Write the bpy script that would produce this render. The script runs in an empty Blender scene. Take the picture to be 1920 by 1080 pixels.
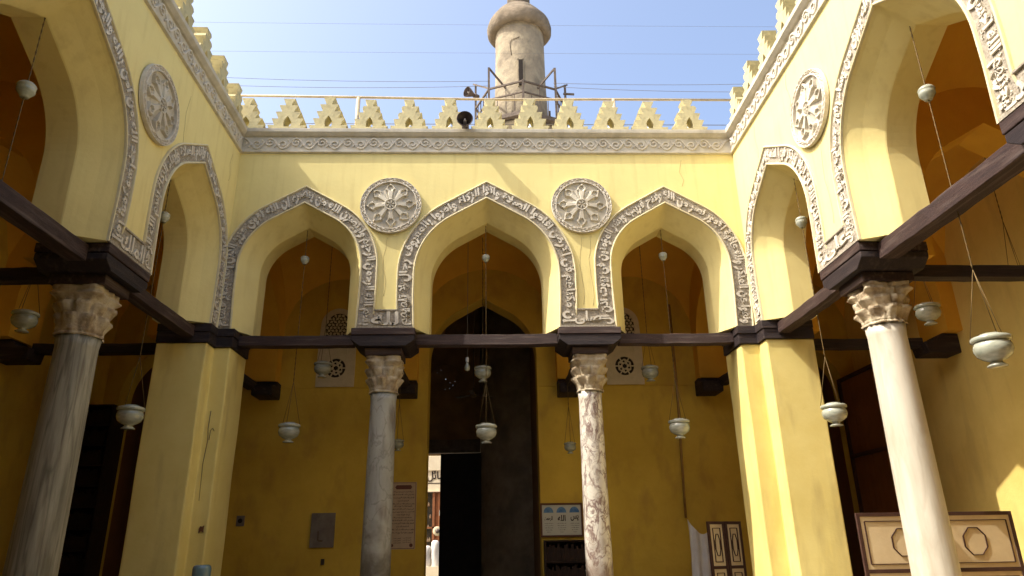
import bpy, bmesh, math, random, unicodedata
from mathutils import Vector, Matrix, noise
from mathutils.geometry import tessellate_polygon
random.seed(7)
R = math.radians
scene = bpy.context.scene
C = scene.collection
Z0 = 2.40                      # everything is modelled with the eye level near -0.8; raised so the paving is z = 0

# ------------------------------------------------------------------ camera
FPX = 1321.37
pitch, yaw, roll = 0.3523, 0.0361, -0.0163
fw = Vector((math.sin(yaw)*math.cos(pitch), math.cos(yaw)*math.cos(pitch), math.sin(pitch)))
rt = Vector((math.cos(yaw), -math.sin(yaw), 0)); up = rt.cross(fw)
rt2 = math.cos(roll)*rt + math.sin(roll)*up; up2 = -math.sin(roll)*rt + math.cos(roll)*up
cam = bpy.data.cameras.new('camera'); camo = bpy.data.objects.new('camera', cam); C.objects.link(camo)
cam.sensor_width = 36; cam.lens = 36*FPX/1920; cam.clip_end = 2000; cam.clip_start = 0.05
m3 = Matrix((rt2, up2, -fw)).transposed()
camo.matrix_world = Matrix.Translation((0.0218, 0, -0.8017+Z0)) @ m3.to_4x4()
scene.camera = camo

# ------------------------------------------------------------------ sky, sun, exposure
SUN_TO = Vector((-0.60, -0.158, 0.785)).normalized()       # direction towards the sun
el = math.asin(SUN_TO.z)
world = bpy.data.worlds.new('World'); scene.world = world; world.use_nodes = True
nt = world.node_tree; nt.nodes.clear()
sky = nt.nodes.new('ShaderNodeTexSky'); sky.sky_type = 'NISHITA'; sky.sun_disc = False
sky.sun_elevation = el; sky.sun_rotation = math.atan2(SUN_TO.x, SUN_TO.y)
sky.air_density = .9; sky.dust_density = 5.0; sky.ozone_density = 0.2
bg = nt.nodes.new('ShaderNodeBackground'); bg.inputs[1].default_value = 0.15
wo = nt.nodes.new('ShaderNodeOutputWorld')
nt.links.new(sky.outputs[0], bg.inputs[0]); nt.links.new(bg.outputs[0], wo.inputs[0])
sun = bpy.data.lights.new('sun', 'SUN'); sun.energy = 2.7; sun.angle = R(0.5); sun.color = (1, 0.95, 0.86)
suno = bpy.data.objects.new('sun', sun); C.objects.link(suno)
suno.rotation_euler = (-SUN_TO).to_track_quat('-Z', 'Y').to_euler(); suno.location = (-20, -8, 30)
scene.view_settings.view_transform = 'Standard'; scene.view_settings.look = 'None'
scene.view_settings.exposure = 1.37; scene.view_settings.gamma = 1
scene.cycles.max_bounces = 10; scene.cycles.diffuse_bounces = 8; scene.cycles.glossy_bounces = 3
scene.cycles.use_adaptive_sampling = True
scene.cycles.sample_clamp_indirect = 6

# ------------------------------------------------------------------ object helpers
def tag(o, label=None, cat=None, group=None, kind=None):
    if label: o['label'] = label
    if cat: o['category'] = cat
    if group: o['group'] = group
    if kind: o['kind'] = kind
    return o
def empty(name, loc=(0, 0, 0), rz=0, **k):
    o = bpy.data.objects.new(name, None); C.objects.link(o); o.location = loc; o.rotation_euler = (0, 0, rz)
    o.empty_display_size = .2
    return tag(o, **k)
def dup(root, loc, rz=None, label=None, group=None, scale=None):
    r = root.copy(); C.objects.link(r); r.location = loc
    if rz is not None: r.rotation_euler = (0, 0, rz)
    if scale: r.scale = (scale,)*3
    if label: r['label'] = label
    if group: r['group'] = group
    for ch in list(root.children):
        c = ch.copy(); C.objects.link(c); c.parent = r
        for g in list(ch.children):
            d = g.copy(); C.objects.link(d); d.parent = c
    return r
class MB:
    def __init__(s): s.v = []; s.f = []; s.sm = []
    def add(s, vs, fs, smooth=False):
        b = len(s.v); s.v += [tuple(v) for v in vs]
        for f in fs: s.f.append(tuple(i+b for i in f)); s.sm.append(smooth)
        return s
    def box(s, x0, x1, y0, y1, z0, z1, j=0.0):
        q = [(x0,y0,z0),(x1,y0,z0),(x1,y1,z0),(x0,y1,z0),(x0,y0,z1),(x1,y0,z1),(x1,y1,z1),(x0,y1,z1)]
        if j: q = [tuple(c+random.uniform(-j, j) for c in p) for p in q]
        return s.add(q, [(0,3,2,1),(4,5,6,7),(0,1,5,4),(1,2,6,5),(2,3,7,6),(3,0,4,7)])
    def bar(s, a, b, w, h=None, roll=0):
        a = Vector(a); b = Vector(b); d = (b-a).normalized()
        x = d.cross(Vector((0, 0, 1)))
        if x.length < .01: x = Vector((1, 0, 0))
        x.normalize(); y = x.cross(d); h = h or w
        q = []
        for p in (a, b):
            for i, j in ((-1,-1),(1,-1),(1,1),(-1,1)): q.append(p + x*(i*w/2) + y*(j*h/2))
        return s.add(q, [(0,1,2,3),(7,6,5,4),(0,4,5,1),(1,5,6,2),(2,6,7,3),(3,7,4,0)])
    def tube(s, pts, r, n=8, caps=True):
        pts = [Vector(p) for p in pts]; rs = r if isinstance(r, (list, tuple)) else [r]*len(pts)
        vs = []; prev = None
        for i, p in enumerate(pts):
            d = (pts[min(i+1, len(pts)-1)]-pts[max(i-1, 0)]).normalized()
            x = prev - d*prev.dot(d) if prev else d.cross(Vector((0, 0, 1)))
            if x.length < 1e-3: x = d.cross(Vector((1, 0, 0)))
            x.normalize(); prev = x; y = d.cross(x)
            for k in range(n):
                a = 2*math.pi*k/n; vs.append(p + (x*math.cos(a)+y*math.sin(a))*rs[i])
        fs = [(i*n+k, i*n+(k+1) % n, (i+1)*n+(k+1) % n, (i+1)*n+k) for i in range(len(pts)-1) for k in range(n)]
        if caps: fs += [tuple(range(n))[::-1], tuple(range((len(pts)-1)*n, len(pts)*n))]
        return s.add(vs, fs, True)
    def lathe(s, prof, n=24, c=(0, 0, 0), smooth=True):
        vs = [(c[0]+r*math.cos(2*math.pi*k/n), c[1]+r*math.sin(2*math.pi*k/n), c[2]+z) for r, z in prof for k in range(n)]
        fs = [(i*n+k, i*n+(k+1) % n, (i+1)*n+(k+1) % n, (i+1)*n+k) for i in range(len(prof)-1) for k in range(n)]
        fs += [tuple(range(n))[::-1], tuple(range((len(prof)-1)*n, len(prof)*n))]
        return s.add(vs, fs, smooth)
    def prism(s, poly, y0, y1, m=None, holes=()):
        """polygon in (x,z), extruded between y0 and y1"""
        m = m or (lambda x, y, z: (x, y, z))
        loops = [list(poly)] + [list(h) for h in holes]
        tris = tessellate_polygon([[Vector((x, z, 0)) for x, z in l] for l in loops])
        allp = [p for l in loops for p in l]; N = len(allp)
        vs = [m(x, y0, z) for x, z in allp] + [m(x, y1, z) for x, z in allp]
        fs = []
        for t in tris:
            a, b, c = [allp[i] for i in t]
            ar = (b[0]-a[0])*(c[1]-a[1])-(c[0]-a[0])*(b[1]-a[1])
            t = tuple(t) if ar > 0 else tuple(t)[::-1]
            fs.append(t); fs.append(tuple(i+N for i in t[::-1]))
        o = 0
        for li, l in enumerate(loops):
            n = len(l); ar = sum(l[i][0]*l[(i+1) % n][1]-l[(i+1) % n][0]*l[i][1] for i in range(n))
            flip = (ar > 0) != (li == 0)
            for i in range(n):
                a, b = o+i, o+(i+1) % n
                fs.append((b, a, a+N, b+N) if flip else (a, b, b+N, a+N)) if False else fs.append((a, a+N, b+N, b) if (ar > 0) == (li == 0) else (b, b+N, a+N, a))
            o += n
        return s.add(vs, fs)
    def build(s, name, mat, parent=None, bevel=0, fix=True, **k):
        me = bpy.data.meshes.new(name); me.from_pydata(s.v, [], s.f)
        me.polygons.foreach_set('use_smooth', s.sm)
        if fix:
            bm = bmesh.new(); bm.from_mesh(me); bmesh.ops.recalc_face_normals(bm, faces=bm.faces); bm.to_mesh(me); bm.free()
        me.update()
        me.materials.append(mat)
        o = bpy.data.objects.new(name, me); C.objects.link(o); o.parent = parent
        if bevel:
            b = o.modifiers.new('bevel', 'BEVEL'); b.width = bevel; b.segments = 2; b.limit_method = 'ANGLE'
        return tag(o, **k)

# ------------------------------------------------------------------ materials
def mat(name, col, rough=.8, col2=None, scale=3.0, detail=6, bump=0.0, bscale=20.0, stain=None, sscale=(1.2, 1.2, .25),
        samt=.5, coat=0, metal=0, thr=(.35, .65), coord='Object', stretch=(1, 1, 1), spec=.3, bdist=.02, stain_lo=.52, stain_hi=.75):
    m = bpy.data.materials.new(name); m.use_nodes = True; t = m.node_tree; N = t.nodes; L = t.links
    b = N['Principled BSDF']; b.inputs['Roughness'].default_value = rough; b.inputs['Metallic'].default_value = metal
    b.inputs['Specular IOR Level'].default_value = spec
    if coat: b.inputs['Coat Weight'].default_value = coat
    b.inputs['Base Color'].default_value = (*col, 1)
    tc = N.new('ShaderNodeTexCoord'); mp = N.new('ShaderNodeMapping'); mp.inputs['Scale'].default_value = stretch
    L.new(tc.outputs[coord], mp.inputs[0]); cur = None
    if col2:
        n = N.new('ShaderNodeTexNoise'); n.inputs['Scale'].default_value = scale; n.inputs['Detail'].default_value = detail
        n.inputs['Roughness'].default_value = .62
        L.new(mp.outputs[0], n.inputs['Vector'])
        r = N.new('ShaderNodeMapRange'); r.inputs[1].default_value = thr[0]; r.inputs[2].default_value = thr[1]; L.new(n.outputs[0], r.inputs[0])
        x = N.new('ShaderNodeMix'); x.data_type = 'RGBA'; L.new(r.outputs[0], x.inputs[0])
        x.inputs[6].default_value = (*col, 1); x.inputs[7].default_value = (*col2, 1); cur = x.outputs[2]
    if stain:
        mp2 = N.new('ShaderNodeMapping'); mp2.inputs['Scale'].default_value = sscale; L.new(tc.outputs[coord], mp2.inputs[0])
        n = N.new('ShaderNodeTexNoise'); n.inputs['Scale'].default_value = 3; n.inputs['Detail'].default_value = 8; L.new(mp2.outputs[0], n.inputs['Vector'])
        r = N.new('ShaderNodeMapRange'); r.inputs[1].default_value = stain_lo; r.inputs[2].default_value = stain_hi; r.inputs[4].default_value = samt; L.new(n.outputs[0], r.inputs[0])
        x = N.new('ShaderNodeMix'); x.data_type = 'RGBA'; L.new(r.outputs[0], x.inputs[0])
        if cur: L.new(cur, x.inputs[6])
        else: x.inputs[6].default_value = (*col, 1)
        x.inputs[7].default_value = (*stain, 1); cur = x.outputs[2]
    if cur: L.new(cur, b.inputs['Base Color'])
    if bump:
        n = N.new('ShaderNodeTexNoise'); n.inputs['Scale'].default_value = bscale; n.inputs['Detail'].default_value = 8; n.inputs['Roughness'].default_value = .6
        L.new(mp.outputs[0], n.inputs['Vector'])
        bp = N.new('ShaderNodeBump'); bp.inputs['Strength'].default_value = bump; bp.inputs['Distance'].default_value = bdist
        L.new(n.outputs[0], bp.inputs['Height']); L.new(bp.outputs[0], b.inputs['Normal'])
    return m
YEL = (.77, .66, .285)
M = {}
M['plaster'] = mat('yellow_plaster', YEL, .9, (.73, .615, .262), 1.6, 5, .16, 14, stain=(.58, .46, .19), samt=.5, sscale=(2.2, 2.2, .22), spec=.15)
M['pier'] = mat('pier_plaster', (.76, .64, .24), .9, (.70, .57, .19), 1.2, 6, .18, 9, stain=(.42, .31, .12), samt=.5, spec=.15)
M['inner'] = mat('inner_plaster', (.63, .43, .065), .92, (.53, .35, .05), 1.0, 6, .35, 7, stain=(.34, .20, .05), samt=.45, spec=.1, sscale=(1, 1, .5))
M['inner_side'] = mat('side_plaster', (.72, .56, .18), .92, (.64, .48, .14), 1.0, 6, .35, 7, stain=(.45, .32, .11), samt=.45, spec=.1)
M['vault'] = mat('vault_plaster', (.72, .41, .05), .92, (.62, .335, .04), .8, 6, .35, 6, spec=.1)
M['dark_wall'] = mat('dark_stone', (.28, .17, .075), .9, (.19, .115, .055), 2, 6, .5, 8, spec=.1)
M['band'] = mat('band_ground', (.27, .235, .18), .9, (.44, .39, .31), 26, 4, .9, 60, spec=.1, bdist=.015)
M['letter'] = mat('carved_stucco', (.66, .61, .51), .85, (.52, .47, .38), 9, 5, .4, 60, spec=.15, bdist=.006)
M['stucco'] = mat('cornice_stucco', (.60, .55, .44), .88, (.48, .44, .35), 5, 6, .5, 50, stain=(.27, .23, .17), samt=.5, spec=.15, bdist=.008)
M['merlon'] = mat('merlon_plaster', (.54, .48, .27), .9, (.46, .40, .225), 4, 6, .5, 22, stain=(.20, .165, .10), samt=.6, sscale=(2, 2, 2), spec=.15)
M['rim'] = mat('moulding_plaster', (.70, .62, .38), .9, (.60, .53, .34), 6, 5, .3, 30, spec=.15, bdist=.006)
M['wood'] = mat('dark_wood', (.03, .019, .018), .62, (.016, .010, .011), 5, 8, .7, 30, stain=(.085, .06, .05), samt=.8, sscale=(.35, 5, 5), spec=.3, stretch=(.5, 5, 5))
M['woodlight'] = mat('weathered_wood', (.060, .033, .027), .62, (.030, .018, .016), 6, 8, .7, 35, stain=(.15, .11, .09), samt=.85, sscale=(.35, 6, 6), spec=.25, stretch=(.5, 6, 6))
M['grey_marble'] = mat('grey_marble', (.43, .42, .36), .42, (.27, .27, .24), 2.2, 8, .15, 20, stain=(.16, .12, .09), samt=.7, sscale=(1.5, 1.5, .5), spec=.4, stretch=(1, 1, .35), stain_lo=.55, stain_hi=.7)
M['white_marble'] = mat('white_marble', (.60, .56, .46), .4, (.50, .46, .37), 2.5, 6, .12, 14, stain=(.34, .28, .19), samt=.6, sscale=(2.5, 2.5, .3), spec=.4, stretch=(1, 1, .3))
M['streak_marble'] = mat('streaked_marble', (.37, .35, .27), .5, (.22, .205, .16), 7, 8, .3, 18, stain=(.13, .10, .07), samt=.7, sscale=(6, 6, .5), spec=.35, stretch=(1, 1, .12))
M['capital'] = mat('capital_stone', (.52, .45, .32), .7, (.36, .27, .16), 6, 6, .6, 30, stain=(.13, .09, .06), samt=.7, sscale=(2, 2, 2), spec=.25)
M['minaret'] = mat('minaret_plaster', (.36, .305, .21), .92, (.24, .20, .145), 2.4, 8, .8, 7, stain=(.16, .135, .10), samt=.8, sscale=(.7, .7, .5), spec=.1, bdist=.04)
M['cap'] = mat('weathered_dome', (.26, .21, .15), .92, (.17, .14, .10), 2.2, 8, .8, 8, stain=(.09, .075, .06), samt=.8, sscale=(.6, .6, 1), spec=.1, bdist=.05)
M['oldwood'] = mat('grey_weathered_timber', (.15, .12, .095), .8, (.09, .07, .055), 8, 6, .4, 40, spec=.2)
M['glass'] = mat('milky_glass', (.40, .41, .33), .16, (.26, .28, .22), 5, 4, 0, 20, coat=.5, spec=.5, stretch=(1, 1, 3))
M['chain'] = mat('brass_chain', (.13, .085, .03), .6, metal=.4)
M['iron'] = mat('dark_iron', (.06, .045, .035), .6, metal=.3)
M['pipe'] = mat('painted_pipe', (.50, .42, .28), .6, (.38, .30, .2), 6, 5)
M['horn'] = mat('horn_metal', (.13, .10, .085), .5, (.08, .065, .06), 6, 4, metal=.2)
M['hornlight'] = mat('horn_centre', (.5, .45, .4), .5)
M['grille'] = mat('stucco_grille', (.58, .50, .33), .85, (.50, .43, .28), 6, 5, .3, 30, spec=.15)
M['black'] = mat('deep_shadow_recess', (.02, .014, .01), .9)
M['blackdoor'] = mat('blackened_door', (.018, .014, .012), .7, (.01, .008, .008), 5)
M['paper'] = mat('poster_paper', (.50, .38, .26), .8, (.44, .33, .22), 3)
M['ink'] = mat('poster_ink', (.035, .02, .018), .8)
M['redink'] = mat('poster_border', (.13, .05, .035), .8)
M['frame'] = mat('board_frame', (.14, .055, .025), .55, (.10, .04, .02), 9)
M['board'] = mat('board_sheet', (.50, .50, .44), .6)
M['boardblue'] = mat('board_blue', (.05, .14, .34), .6, (.16, .30, .46), 7)
M['steel'] = mat('meter_box_metal', (.20, .17, .14), .6, (.14, .115, .095), 5, 5, .2, 20)
M['cloth'] = mat('white_cloth', (.66, .64, .60), .9, (.58, .56, .52), 4, 4, .3, 80, spec=.1, bdist=.004)
M['screen'] = mat('screen_panel', (.62, .50, .30), .6, (.55, .43, .25), 3, 5, .1, 20)
M['screenframe'] = mat('screen_frame_wood', (.065, .03, .022), .55, (.045, .02, .016), 8, 6, .3, 30)
M['water'] = mat('blue_bottle', (.13, .22, .25), .15, coat=.6, spec=.5)
M['whiteplastic'] = mat('white_plastic', (.6, .6, .56), .4)
M['bulb'] = mat('frosted_globe', (.62, .64, .66), .25, coat=.4)
M['conduit'] = mat('ochre_conduit', (.36, .21, .05), .7, (.26, .14, .04), 5)
M['dark_book'] = mat('dark_books', (.035, .018, .012), .8, (.02, .012, .01), 9)
M['bay_shade'] = mat('bay_shade_brown', (.20, .08, .025), .92, (.15, .06, .018), 1.2, 6, .3, 7)  # shade of the far corner bays put into the base colour
M['paving'] = mat('courtyard_paving', (.42, .38, .31), .6, (.36, .32, .26), 2, 6, .2, 10)
M['carpet'] = mat('aisle_matting', (.20, .12, .07), .95, (.15, .09, .05), 3)
M['street'] = mat('street_ground', (.30, .27, .22), .9, (.24, .21, .17), 2)
M['roof'] = mat('roof_plaster', (.45, .40, .30), .95, (.38, .33, .25), 1.5)
M['shop'] = mat('shop_fascia', (.75, .66, .47), .8, (.68, .58, .4), 3)
M['shopwood'] = mat('shop_joinery', (.30, .12, .05), .5, (.22, .09, .04), 6)
M['shopglass'] = mat('shop_glass', (.05, .06, .06), .12, (.12, .11, .08), 9, 3, coat=.5)
M['wire'] = mat('cable', (.16, .15, .14), .7)
M['finecrack'] = mat('fine_crack', (.42, .33, .15), .9)
M['crack'] = mat('dark_crack', (.12, .09, .06), .9)
# veined marble
def veined():
    m = mat('veined_marble', (.74, .70, .60), .3, (.60, .55, .45), 2.0, 6, .1, 14, spec=.45)
    t = m.node_tree; N = t.nodes; L = t.links; b = N['Principled BSDF']
    src = b.inputs['Base Color'].links[0].from_socket
    tc = N.new('ShaderNodeTexCoord'); n0 = N.new('ShaderNodeTexNoise'); n0.inputs['Scale'].default_value = 2.2; n0.inputs['Detail'].default_value = 5
    mp = N.new('ShaderNodeMapping'); mp.inputs['Rotation'].default_value = (.5, .7, 0); mp.inputs['Scale'].default_value = (1, 1, .55); L.new(tc.outputs['Object'], mp.inputs[0])
    L.new(mp.outputs[0], n0.inputs['Vector'])
    ad = N.new('ShaderNodeMixRGB'); ad.blend_type = 'ADD'; ad.inputs[0].default_value = .55; L.new(mp.outputs[0], ad.inputs[1]); L.new(n0.outputs[1], ad.inputs[2])
    v = N.new('ShaderNodeTexNoise'); v.inputs['Scale'].default_value = 3.2; v.inputs['Detail'].default_value = 9; v.inputs['Roughness'].default_value = .62; v.inputs['Distortion'].default_value = 1.1; L.new(ad.outputs[0], v.inputs['Vector'])
    sb_ = N.new('ShaderNodeMath'); sb_.operation = 'SUBTRACT'; L.new(v.outputs[0], sb_.inputs[0]); sb_.inputs[1].default_value = .5
    ab = N.new('ShaderNodeMath'); ab.operation = 'ABSOLUTE'; L.new(sb_.outputs[0], ab.inputs[0])
    r = N.new('ShaderNodeMapRange'); r.inputs[1].default_value = .006; r.inputs[2].default_value = .062; r.inputs[3].default_value = 1; r.inputs[4].default_value = 0; L.new(ab.outputs[0], r.inputs[0])
    n2 = N.new('ShaderNodeTexNoise'); n2.inputs['Scale'].default_value = 3; L.new(tc.outputs['Object'], n2.inputs['Vector'])
    r2 = N.new('ShaderNodeMapRange'); r2.inputs[1].default_value = .30; r2.inputs[2].default_value = .48; L.new(n2.outputs[0], r2.inputs[0])
    mu = N.new('ShaderNodeMath'); mu.operation = 'MULTIPLY'; L.new(r.outputs[0], mu.inputs[0]); L.new(r2.outputs[0], mu.inputs[1])
    x = N.new('ShaderNodeMix'); x.data_type = 'RGBA'; L.new(mu.outputs[0], x.inputs[0]); L.new(src, x.inputs[6]); x.inputs[7].default_value = (.20, .13, .11, 1)
    # damp discoloured foot of the shaft
    sp = N.new('ShaderNodeSeparateXYZ'); L.new(tc.outputs['Object'], sp.inputs[0])
    a1 = N.new('ShaderNodeMath'); a1.operation = 'MULTIPLY_ADD'; L.new(n2.outputs[0], a1.inputs[0]); a1.inputs[1].default_value = -1.6; L.new(sp.outputs[2], a1.inputs[2])
    r3 = N.new('ShaderNodeMapRange'); r3.inputs[1].default_value = .75; r3.inputs[2].default_value = .35; r3.inputs[4].default_value = .75; L.new(a1.outputs[0], r3.inputs[0])
    y = N.new('ShaderNodeMix'); y.data_type = 'RGBA'; L.new(r3.outputs[0], y.inputs[0]); L.new(x.outputs[2], y.inputs[6]); y.inputs[7].default_value = (.20, .13, .09, 1)
    L.new(y.outputs[2], b.inputs['Base Color'])
    return m
M['veined'] = veined()
def thin_veins(m, col, amt, stretch=(1, 1, .3), w=.02, sc=2.5):
    t = m.node_tree; N = t.nodes; L = t.links; b = N['Principled BSDF']; src = b.inputs['Base Color'].links[0].from_socket
    tc = N.new('ShaderNodeTexCoord'); mp = N.new('ShaderNodeMapping'); mp.inputs['Scale'].default_value = stretch; mp.inputs['Rotation'].default_value = (.25, .2, 0); L.new(tc.outputs['Object'], mp.inputs[0])
    v = N.new('ShaderNodeTexNoise'); v.inputs['Scale'].default_value = sc; v.inputs['Detail'].default_value = 8; v.inputs['Distortion'].default_value = .8; L.new(mp.outputs[0], v.inputs['Vector'])
    q = N.new('ShaderNodeMath'); q.operation = 'SUBTRACT'; L.new(v.outputs[0], q.inputs[0]); q.inputs[1].default_value = .5
    ab = N.new('ShaderNodeMath'); ab.operation = 'ABSOLUTE'; L.new(q.outputs[0], ab.inputs[0])
    r = N.new('ShaderNodeMapRange'); r.inputs[1].default_value = 0; r.inputs[2].default_value = w; r.inputs[3].default_value = amt; r.inputs[4].default_value = 0; L.new(ab.outputs[0], r.inputs[0])
    x = N.new('ShaderNodeMix'); x.data_type = 'RGBA'; L.new(r.outputs[0], x.inputs[0]); L.new(src, x.inputs[6]); x.inputs[7].default_value = (*col, 1); L.new(x.outputs[2], b.inputs['Base Color'])
thin_veins(M['veined'], (.26, .17, .12), .6, (1, 1, .7), .03, 6); thin_veins(M['white_marble'], (.40, .34, .25), .4, (1, 1, .22), .09, 4.5); thin_veins(M['grey_marble'], (.15, .14, .11), .5, (1, 1, .6), .03, 3.5); thin_veins(M['streak_marble'], (.10, .09, .06), .6, (1.5, 1.5, .08), .05, 5)
def damp(m, top, col):
    t = m.node_tree; N = t.nodes; L = t.links; b = N['Principled BSDF']; src = b.inputs['Base Color'].links[0].from_socket
    tc = N.new('ShaderNodeTexCoord'); n2 = N.new('ShaderNodeTexNoise'); n2.inputs['Scale'].default_value = 2.6; n2.inputs['Detail'].default_value = 7; L.new(tc.outputs['Object'], n2.inputs['Vector'])
    sp = N.new('ShaderNodeSeparateXYZ'); L.new(tc.outputs['Object'], sp.inputs[0])
    a1 = N.new('ShaderNodeMath'); a1.operation = 'MULTIPLY_ADD'; L.new(n2.outputs[0], a1.inputs[0]); a1.inputs[1].default_value = -2.4; L.new(sp.outputs[2], a1.inputs[2])
    r3 = N.new('ShaderNodeMapRange'); r3.inputs[1].default_value = top-.9; r3.inputs[2].default_value = top-1.5; r3.inputs[4].default_value = .8; L.new(a1.outputs[0], r3.inputs[0])
    y = N.new('ShaderNodeMix'); y.data_type = 'RGBA'; L.new(r3.outputs[0], y.inputs[0]); L.new(src, y.inputs[6]); y.inputs[7].default_value = (*col, 1); L.new(y.outputs[2], b.inputs['Base Color'])
damp(M['grey_marble'], 1.55, (.10, .08, .05)); damp(M['streak_marble'], 1.1, (.12, .10, .07))


# ------------------------------------------------------------------ Arabic lettering
FORMS = {}
for cp in list(range(0xFE80, 0xFEFD)):
    d = unicodedata.decomposition(chr(cp)).split()
    if len(d) == 2: FORMS.setdefault(int(d[1], 16), {})[d[0][1:-1]] = chr(cp)
    elif len(d) == 3: FORMS.setdefault((int(d[1], 16), int(d[2], 16)), {})[d[0][1:-1]] = chr(cp)
def shape(txt):
    toks = []; i = 0
    while i < len(txt):
        if i+1 < len(txt) and (ord(txt[i]), ord(txt[i+1])) in FORMS: toks.append((ord(txt[i]), ord(txt[i+1]))); i += 2
        else: toks.append(ord(txt[i])); i += 1
    def dual(t): return t in FORMS and 'initial' in FORMS[t]
    def joins(t): return t in FORMS and 'final' in FORMS[t]
    out = []
    for i, t in enumerate(toks):
        if t not in FORMS: out.append(chr(t) if isinstance(t, int) else ' '); continue
        pj = i > 0 and dual(toks[i-1]) and joins(t)
        nj = i+1 < len(toks) and dual(t) and joins(toks[i+1])
        k = 'medial' if pj and nj else 'final' if pj else 'initial' if nj else 'isolated'
        out.append(FORMS[t].get(k) or FORMS[t]['isolated'])
    return ''.join(out[::-1])
_dep = None
def text_mesh(txt, bold=.02, res=2, extrude=.5):
    cu = bpy.data.curves.new('lettering', 'FONT'); cu.body = shape(txt); cu.offset = bold; cu.resolution_u = res; cu.extrude = extrude
    o = bpy.data.objects.new('lettering', cu); C.objects.link(o)
    me = bpy.data.meshes.new_from_object(o.evaluated_get(bpy.context.evaluated_depsgraph_get()))
    vs = [tuple(v.co) for v in me.vertices]; fs = [tuple(p.vertices) for p in me.polygons]
    bpy.data.objects.remove(o); bpy.data.curves.remove(cu); bpy.data.meshes.remove(me)
    return vs, fs
def flat_text(mb, txt, x0, x1, z0, z1, y, h=.002, bold=.02, keep=True):
    vs, fs = text_mesh(txt, bold, 1)
    if not vs: return
    xs = [v[0] for v in vs]; ys = [v[1] for v in vs]; a, b, c, d = min(xs), max(xs), min(ys), max(ys)
    sc = (z1-z0)/max(d-c, .5); w = (b-a)*sc
    sx = sc if w < (x1-x0) and keep else (x1-x0)/(b-a)
    ox = (x0+x1)/2-(b-a)*sx/2
    mb.add([(ox+(v[0]-a)*sx, y-(v[2]+.5)*h, z0+(v[1]-c)*sc) for v in vs], fs)

# ------------------------------------------------------------------ arcade walls
ZB = 2.98; ZT = 7.12; TH = .88
NA = 12; NV = 10; NL = 8
def arch_pts(cx, hw, zs, z0=ZB, foot=.03):
    """keel arch from left foot over the apex to the right foot, fixed number of points"""
    half = []
    for i in range(NV):
        k = i/(NV-1); z = z0+(zs-z0)*k
        half.append((-(hw-foot*max(0, 1-k*1.6)), z))
    for i in range(1, NA+1):
        a = R(60)*i/NA; half.append((-hw*math.cos(a), zs+hw*math.sin(a)))
    x1, z1 = half[-1]; za = zs+1.1547*hw
    for i in range(1, NL+1):
        k = i/NL; half.append((x1*(1-k), z1+(za-z1)*k))
    pts = [(cx+x, z) for x, z in half]
    return pts + [(2*cx-x, z) for x, z in pts[:-1][::-1]]
BAND_W = .33
VERSES = ['بسم الله الرحمن الرحيم ولينصرن الله من ينصره إن الله لقوي عزيز الذين',
          'إن مكناهم في الأرض أقاموا الصلاة وآتوا الزكاة وأمروا بالمعروف',
          'ونهوا عن المنكر ولله عاقبة الأمور نصر من الله وفتح قريب وبشر المؤمنين',
          'الله نور السموات والأرض مثل نوره كمشكاة فيها مصباح المصباح في زجاجة الزجاجة',
          'إنما يعمر مساجد الله من آمن بالله واليوم الآخر وأقام الصلاة وآتى الزكاة',
          'رجال لا تلهيهم تجارة ولا بيع عن ذكر الله وإقام الصلاة وإيتاء الزكاة',
          'في بيوت أذن الله أن ترفع ويذكر فيها اسمه يسبح له فيها بالغدو والآصال',
          'ليجزيهم الله أحسن ما عملوا ويزيدهم من فضله والله يرزق من يشاء بغير حساب',
          'تبارك الذي إن شاء جعل لك خيرا من ذلك جنات تجري من تحتها الأنهار']
FOOTWORDS = ['لله', 'صلى', 'الملك', 'على', 'محمد', 'الله']
# carved medallion, one mesh shared by all
def medallion_parts():
    RR = .595; nr, n = 34, 160
    def grid(r0, r1, nr, n, h):
        vs = []; fs = []
        for i in range(nr+1):
            p = r0+(r1-r0)*i/nr
            for k in range(n):
                a = 2*math.pi*k/n; vs.append((p*RR*math.cos(a), -h(p, a), p*RR*math.sin(a)))
        for i in range(nr):
            for k in range(n): fs.append((i*n+k, i*n+(k+1) % n, (i+1)*n+(k+1) % n, (i+1)*n+k))
        return vs, fs
    def hrim(p, a):
        if p >= .999: return 0
        if p < .862 or p > .972: return .058
        w = math.sin(a*26+2.2*math.sin(p*62))*math.sin(a*13+p*30); return .046+.012*math.copysign(min(1, abs(w)*3.5), w)
    rim = MB(); v, f = grid(.835, 1.0, 14, 240, hrim)
    v2 = v[:240]; rim.add(v, f)
    rim.add([(x, 0, z) for x, y, z in v2]+v2, [(k, (k+1) % 240, 240+(k+1) % 240, 240+k) for k in range(240)])
    def hd(p, a):
        h = -.012+.03*p
        if p < .21:
            s = .078 if p > .155 else .060+.018*math.copysign(1, math.sin(a*6))*(1 if .03 < p < .13 else 0)
            return s
        d = ((a-math.pi/2)/(math.pi/4)+.5) % 1-.5; dd = abs(d)*math.pi/4*p
        w = .06+.06*max(0, (p-.2)/.4) if p < .52 else (.11+.07*(p-.52)/.08 if p < .60 else max(0, .185*(1-(p-.60)/.22)))
        # recessed chevron inside each leaf tip
        if dd < w:
            e = min(1, (w-dd)/.018); t = .072-.03*max(0, p-.2)
            if p > .5 and dd < w*.45 and p < .7: t -= .035
            h = max(h, t*e)
        fan = (a % (2*math.pi)); up_ = abs(fan-math.pi/2)
        if p < .58 and up_ < R(48): h = max(h, .030+.020*abs(math.sin((a-math.pi/2)*14)))
        elif p < .46: h = max(h, .05*(1-(p-.2)/.26)+.008)
        return h
    dish = MB(); v, f = grid(.0, .845, nr, n, hd); dish.add(v, f)
    return rim, dish
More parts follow.
